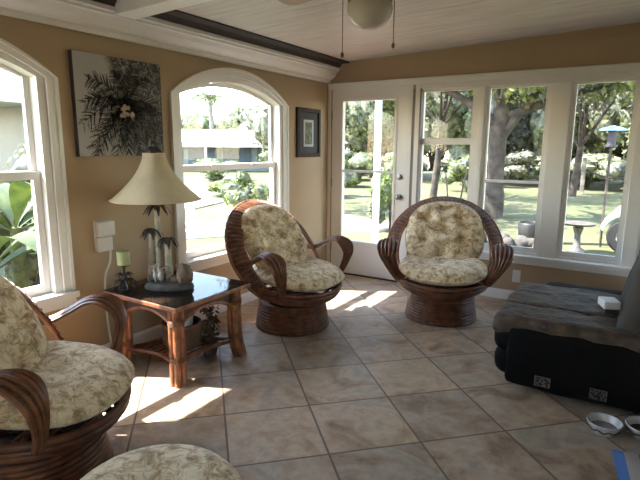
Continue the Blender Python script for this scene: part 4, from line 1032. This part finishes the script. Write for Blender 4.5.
# shrubs in the yard
for (x, y, h, r, m, lab) in [(-12.5, 23.0, 1.7, 1.7, 'leaf_mid', 'dark understory bush at the wood edge behind the door view'), (-10.0, 23.8, 1.6, 1.7, 'leaf_grey', 'greyish understory bush at the wood edge left of the first window'), (-5.2, 23.8, 1.8, 1.6, 'leaf_grey', 'greyish understory bush at the wood edge behind the oak trunk'), (-1.8, 24.2, 1.8, 1.7, 'leaf_mid', 'dark understory bush at the wood edge behind the thin grey post'), (0.6, 23.2, 1.9, 1.6, 'leaf_grey', 'greyish understory bush at the wood edge behind the bird feeder'), (-5.6, 19.5, 1.5, 1.0, 'leaf_bright', 'bright green shrub right of the oak trunk across the lawn'), (-10.5, 19.0, 1.9, 1.5, 'leaf_bright', 'bright green shrub seen through the first window'), (-13.5, 21.0, 2.2, 1.9, 'leaf_bright', 'broad bright shrub seen through the door glass'), (-9.0, 14.5, 1.7, 1.1, 'leaf_bright', 'loose green shrub behind the white post outside the door'), (-3.5, 24.5, 1.3, 1.6, 'leaf_mid', 'low dark shrub at the foot of the woods'), (-7.2, 26.0, 1.6, 1.8, 'leaf_mid', 'rounded dark shrub left of the oak at the wood edge'), (-4.2, 9.4, 1.5, 0.42, 'leaf_bright', 'slender leafy shrub right of the white post outside the door')]:
    tree('shrub', x, y, h, r, 1300, 0.075, m, 70 + k, lab, None, 0.05, 0.02, clumps=12); k += 1
# young forked sapling seen above the middle chair
t = empty('forked_sapling', (-3.55, 11.0, GZ), 'thin bare forked sapling beyond the first window', 'sapling')
b = MB(); b.tube(smoothpath([(0, 0, 0), (0.03, 0, 0.5), (-0.05, 0, 1.15)], 8), 0.018, 6); b.tube(smoothpath([(0.25, 0, 0), (0.3, 0, 0.5), (0.42, 0, 1.25)], 8), 0.018, 6); b.build('stems', 'bark', t)
# hanging swing cord, posts, bird feeder
t = empty('yard_post', (-1.72, 21.5, GZ), 'thin grey post on the far lawn with a sagging rope', 'post')
MB().box((-0.07, -0.07, -0.05), (0.07, 0.07, 1.35)).build('post', 'bark_pale', t)
b = MB(); b.tube(smoothpath([(0, 0, 0.95), (0.6, 0, 0.7), (1.3, 0, 0.62), (1.9, 0, 0.85), (2.2, 0, 1.2)], 20), 0.035, 6); b.build('rope', 'bark', t, True)
t = empty('bird_feeder', (-0.42, 9.9, GZ), 'bird feeder with a pale blue roof on a thin pole', 'bird feeder')
b = MB(); b.tube([(0, 0, -0.05), (0, 0, 1.8)], 0.02, 8); b.build('pole', 'bark', t)
b = MB(); b.lathe([(0.10, 1.72), (0.10, 1.75), (0.065, 1.76), (0.065, 2.0), (0.02, 2.01)], (0, 0, 0), 14); b.build('seed_tube', 'matboard', t)
b = MB(); b.lathe([(0.21, 1.99), (0.20, 2.02), (0.03, 2.07)], (0, 0, 0), 20); b.build('roof', 'postblue', t, True)
# white post outside the door
t = empty('porch_post', (-3.66, 7.62, GZ), 'tall white porch post outside the glazed door', 'post')
MB().box((-0.045, -0.045, -0.02), (0.045, 0.045, 2.95)).build('shaft', 'post', t, bevel=0.01)
MB().box((-0.065, -0.065, -0.02), (0.065, 0.065, 0.10)).build('base_block', 'post', t, bevel=0.01)
# paths
def slab(name, pts, z, m, label, cat):
    b = MB(); b.prism(pts, 2, GZ - 0.05, z); o = b.build(name, m); return tag(o, label, cat, kind='structure')
slab('path_back', [(-9, 9.2), (-4.3, 9.0), (-4.2, 10.2), (-9, 11.8)], GZ + 0.045, 'path', 'pinkish gravel path seen through the door glass', 'path')
slab('patio_brick', [(-3.9, 5.2), (-1.9, 5.2), (-1.9, 6.9), (-3.2, 7.6), (-3.9, 7.4)], GZ + 0.05, 'brick', 'red paved strip outside the door', 'paving')
slab('path_side', [(-15, 10.2), (-10.0, 9.6), (-10.6, 11.4), (-16, 13.4)], GZ + 0.045, 'path', 'pinkish gravel drive left of the far lawn', 'path')
for (pa, pb, lab) in (((-8.6, 5.6), (-6.8, 8.8), 'outer pale stone edging strip by the arched window'), ((-7.7, 5.4), (-6.0, 8.2), 'inner pale stone edging strip by the arched window')):
    pa, pb = Vector(pa), Vector(pb); d = (pb - pa); q = Vector((-d.y, d.x)).normalized() * 0.13
    o = slab('garden_edging', [tuple(pa + q), tuple(pa - q), tuple(pb - q), tuple(pb + q)], GZ + 0.14, 'curb', lab, 'edging')
# neighbour house
t = empty('neighbour_house', (-24.5, 25.5, GZ), 'low neighbouring house with a white roof and screened porch', 'house', rz=math.radians(44))
MB().box((-9, -0.2, -0.3), (8, 6, 1.7)).build('wall', 'housewall', t)
MB().prism([(-1.6, 1.62), (-1.6, 1.95), (3, 2.85), (7, 2.1), (7, 1.62)], 0, -10, 9).build('roof', 'roofwhite', t)
for k_ in range(7):
    x = -8.6 + 2.3 * k_
    w_ = MB().box((x, -0.26, 0.35), (x + 1.9, -0.19, 1.6)).build('porch_screen', 'housedark', t)
for k_ in range(5):
    MB().box((-9.6 + 4.5 * k_, -1.5, -0.3), (-9.45 + 4.5 * k_, -1.35, 1.62)).build('porch_column', 'roofwhite', t)
kk = 0
for (x, y, h, r, m) in [(-36, 30, 5.4, 3.2, 'leaf_mid'), (-31, 33, 6.0, 3.4, 'leaf_bright'), (-27, 36, 5.6, 3.4, 'leaf_mid'), (-22.5, 38.5, 6.2, 3.6, 'leaf_bright'), (-40, 24, 5.5, 3.2, 'leaf_bright'), (-45, 19, 5.5, 3.4, 'leaf_mid')]:
    tree('distant_tree', x * 1.15, y * 1.15, h * 1.05, r * 1.25, 3000, 0.24, m, 120 + kk, 'hazy tree behind the neighbouring house, %s from the right of its row' % ORD[{3: 0, 2: 1, 1: 2, 0: 3, 4: 4, 5: 5}[kk]], 'trees behind the neighbouring house', 0.2, 0.04, clumps=18); kk += 1
for (x, y, h, r, lab) in [(-14.2, 20.0, 1.7, 1.6, 'large leafy shrub at the right before the neighbouring house'), (-17.5, 18.5, 1.2, 1.5, 'low bright shrub before the neighbouring porch'), (-8.4, 9.9, 1.15, 0.75, 'round leafy bush near the arched window right jamb'), (-12.0, 13.0, 0.5, 0.8, 'small low plant beside the gravel drive')]:
    tree('shrub', x, y, h, r, 1400, 0.07, 'leaf_bright', 140 + kk, lab, None, 0.04, 0.02, clumps=12); kk += 1
t = empty('palm_tree', (-32.5, 33.5, GZ), 'tall palm rising above the neighbouring house roof', 'tree')
b = MB(); b.tube([(0, 0, 0), (0.2, 0, 3), (0, 0, 5.9)], [0.28, 0.2, 0.18], 8); b.build('trunk', 'bark_pale', t, True)
b = MB()
for k_ in range(18):
    a = 2 * math.pi * k_ / 18; el = random.uniform(-0.2, 1.0); d = Vector((math.cos(a), math.sin(a), 0))
    for i in range(16):
        u = i / 15; p = Vector((0, 0, 5.9)) + d * (1.7 * u) + Vector((0, 0, el * 1.2 * u - 1.3 * u * u)); b.quadleaf(p, (random.uniform(-1, 1), random.uniform(-1, 1), 0.3), 0.3, 0.25)
b.build('fronds', 'leaf_mid', t)
# carport next to the near arched window
t = empty('carport', (-8.2, 4.52, GZ), 'pale carport with a white fascia outside the nearest arched window', 'carport')
MB().box((-3.5, -4.0, 2.31), (0.3, 0.12, 2.47)).build('roof', 'roofwhite', t)
MB().box((0.0, -0.14, -0.05), (0.14, 0.02, 2.31)).build('post', 'bluepost', t)
MB().box((-3.4, 0.025, -0.05), (-0.01, 0.1, 2.31)).build('side_wall', 'housedark', t)
# banana plants
def banana(x, y, n, L, label, seed, h=0.5):
    rr = random.Random(seed); t = empty('banana_plant', (x, y, GZ), label, 'plant', 'banana plants outside the nearest window')
    b = MB(); b.tube([(0, 0, -0.02), (0.02, 0, h)], [0.09, 0.05], 10); b.build('stem', 'leaf_mid', t, True)
    for k in range(n):
        a = 2 * math.pi * k / n + rr.uniform(-0.3, 0.3); d = Vector((math.cos(a), math.sin(a), 0)); q = Vector((-d.y, d.x, 0)); b = MB(); vs = []; fs = []; N = 12
        el = rr.uniform(0.5, 1.5); LL = L * rr.uniform(0.8, 1.15)
        for i in range(N + 1):
            u = i / N; p = Vector((0, 0, h - 0.05)) + d * (LL * u * 0.85) + Vector((0, 0, LL * (el * u - 0.95 * u * u)))
            ww = 0.115 * math.sin(math.pi * min(0.98, max(0.03, (u - 0.12) / 0.88))) ** 0.6 if u > 0.12 else 0.012
            vs += [p - q * ww + Vector((0, 0, 0.05 * ww / 0.15)), p, p + q * ww + Vector((0, 0, 0.05 * ww / 0.15)), p - Vector((0, 0, 0.012))]
        for i in range(N):
            o = i * 4
            for e, f in ((0, 1), (1, 2), (2, 3), (3, 0)): fs.append((o + e, o + f, o + 4 + f, o + 4 + e))
        b.add(vs, fs); b.build('leaf', 'banana', t, True)
banana(-4.35, 1.75, 8, 1.25, 'low banana plant whose leaves fill the lower pane of the nearest window', 5, 0.55)
banana(-4.75, 2.35, 8, 1.0, 'taller banana plant whose pale leaf crosses the upper pane of the nearest window', 8, 0.95)
banana(-5.2, 1.0, 8, 1.5, 'banana plant farthest left outside the nearest window', 9, 0.75)
tree('shrub', -5.6, 2.9, 1.55, 0.75, 2200, 0.05, 'leaf_mid', 171, 'dense green bush behind the banana plants', None, 0.04, 0.02, clumps=12)
# stones along the bed outside the second window
rs = random.Random(5)
for k_ in range(9):
    x = -2.3 + 0.13 * k_ + rs.uniform(-0.03, 0.03); r_ = rs.uniform(0.09, 0.15)
    b = MB(); b.ball((0, 0, 0), (r_ * 1.1, r_, r_ * 0.9), 14, 9, fn=lambda d, s_=k_: 1 + 0.25 * noise.noise(d * 2 + Vector((s_ * 3, 0, 0)))); o = b.build('garden_stone', 'rock', None, True)
    o.location = (x, 9.0 + rs.uniform(-0.15, 0.15) + 0.2 * (k_ % 2), GZ + r_ * 0.75); tag(o, 'mossy garden stone outside the second window, %s from the left in its row' % ORD[k_], 'stone', 'stones of the bed outside the second window')
t = empty('dark_planter', (-1.45, 9.2, GZ), 'dark ribbed planter beside the stones outside the second window', 'planter')
b = MB(); b.lathe([(0.16, 0), (0.2, 0.1), (0.22, 0.4), (0.2, 0.43), (0.18, 0.40), (0.02, 0.38)], (0, 0, 0), 20); b.build('pot', 'metal_dark', t, True)
t = empty('bird_bath', (-0.72, 9.1, GZ), 'dark pedestal bird bath outside the undivided window', 'bird bath')
b = MB(); b.lathe([(0.14, 0), (0.13, 0.05), (0.06, 0.1), (0.045, 0.3), (0.08, 0.42), (0.05, 0.45)], (0, 0, 0), 16); b.build('pedestal', 'stone_grey', t, True)
b = MB(); b.lathe([(0.05, 0.44), (0.24, 0.47), (0.27, 0.50), (0.25, 0.505), (0.05, 0.475)], (0, 0, 0), 20); b.build('basin', 'rock', t, True)
# white garden cart body with black wheel
t = empty('garden_cart', (0.05, 9.6, GZ), 'white bodied golf cart with a black wheel beyond the recliner', 'cart')
R90 = Matrix.Rotation(math.radians(90), 3, 'X')
for x in (0.0, 1.5):
    b = MB(); b.lathe([(0.14, -0.09), (0.26, -0.09), (0.28, -0.05), (0.28, 0.05), (0.26, 0.09), (0.14, 0.09)], (x - 0.1, -0.1, 0.28), 28, R90); wh = b.build('wheel', 'tyre', t, True)
    b = MB(); b.lathe([(0.14, -0.08), (0.14, 0.095), (0.12, 0.08), (0.05, 0.07), (0.03, 0.105)], (x - 0.1, -0.105, 0.28), 16, R90)
    for q in range(6): a = q * math.pi / 3; b.tube([(x - 0.1, -0.21, 0.28), (x - 0.1 + 0.13 * math.cos(a), -0.20, 0.28 + 0.13 * math.sin(a))], 0.012, 5)
    b.build('wheel_hub', 'chrome', wh)
b = MB(); out = [(-0.1 + 0.34 * math.cos(a), 0.28 + 0.34 * math.sin(a)) for a in [math.radians(170 - 17 * i) for i in range(10)]]
top_ = [(0.9, 0.3), (2.0, 0.3), (2.1, 0.9), (1.4, 0.75), (1.0, 0.75), (0.5, 0.85), (0.1, 0.82), (-0.25, 0.68), (-0.48, 0.42)]
b.prism(out + top_, 1, -0.18, 0.9); b.build('body', 'cart', t, bevel=0.02)
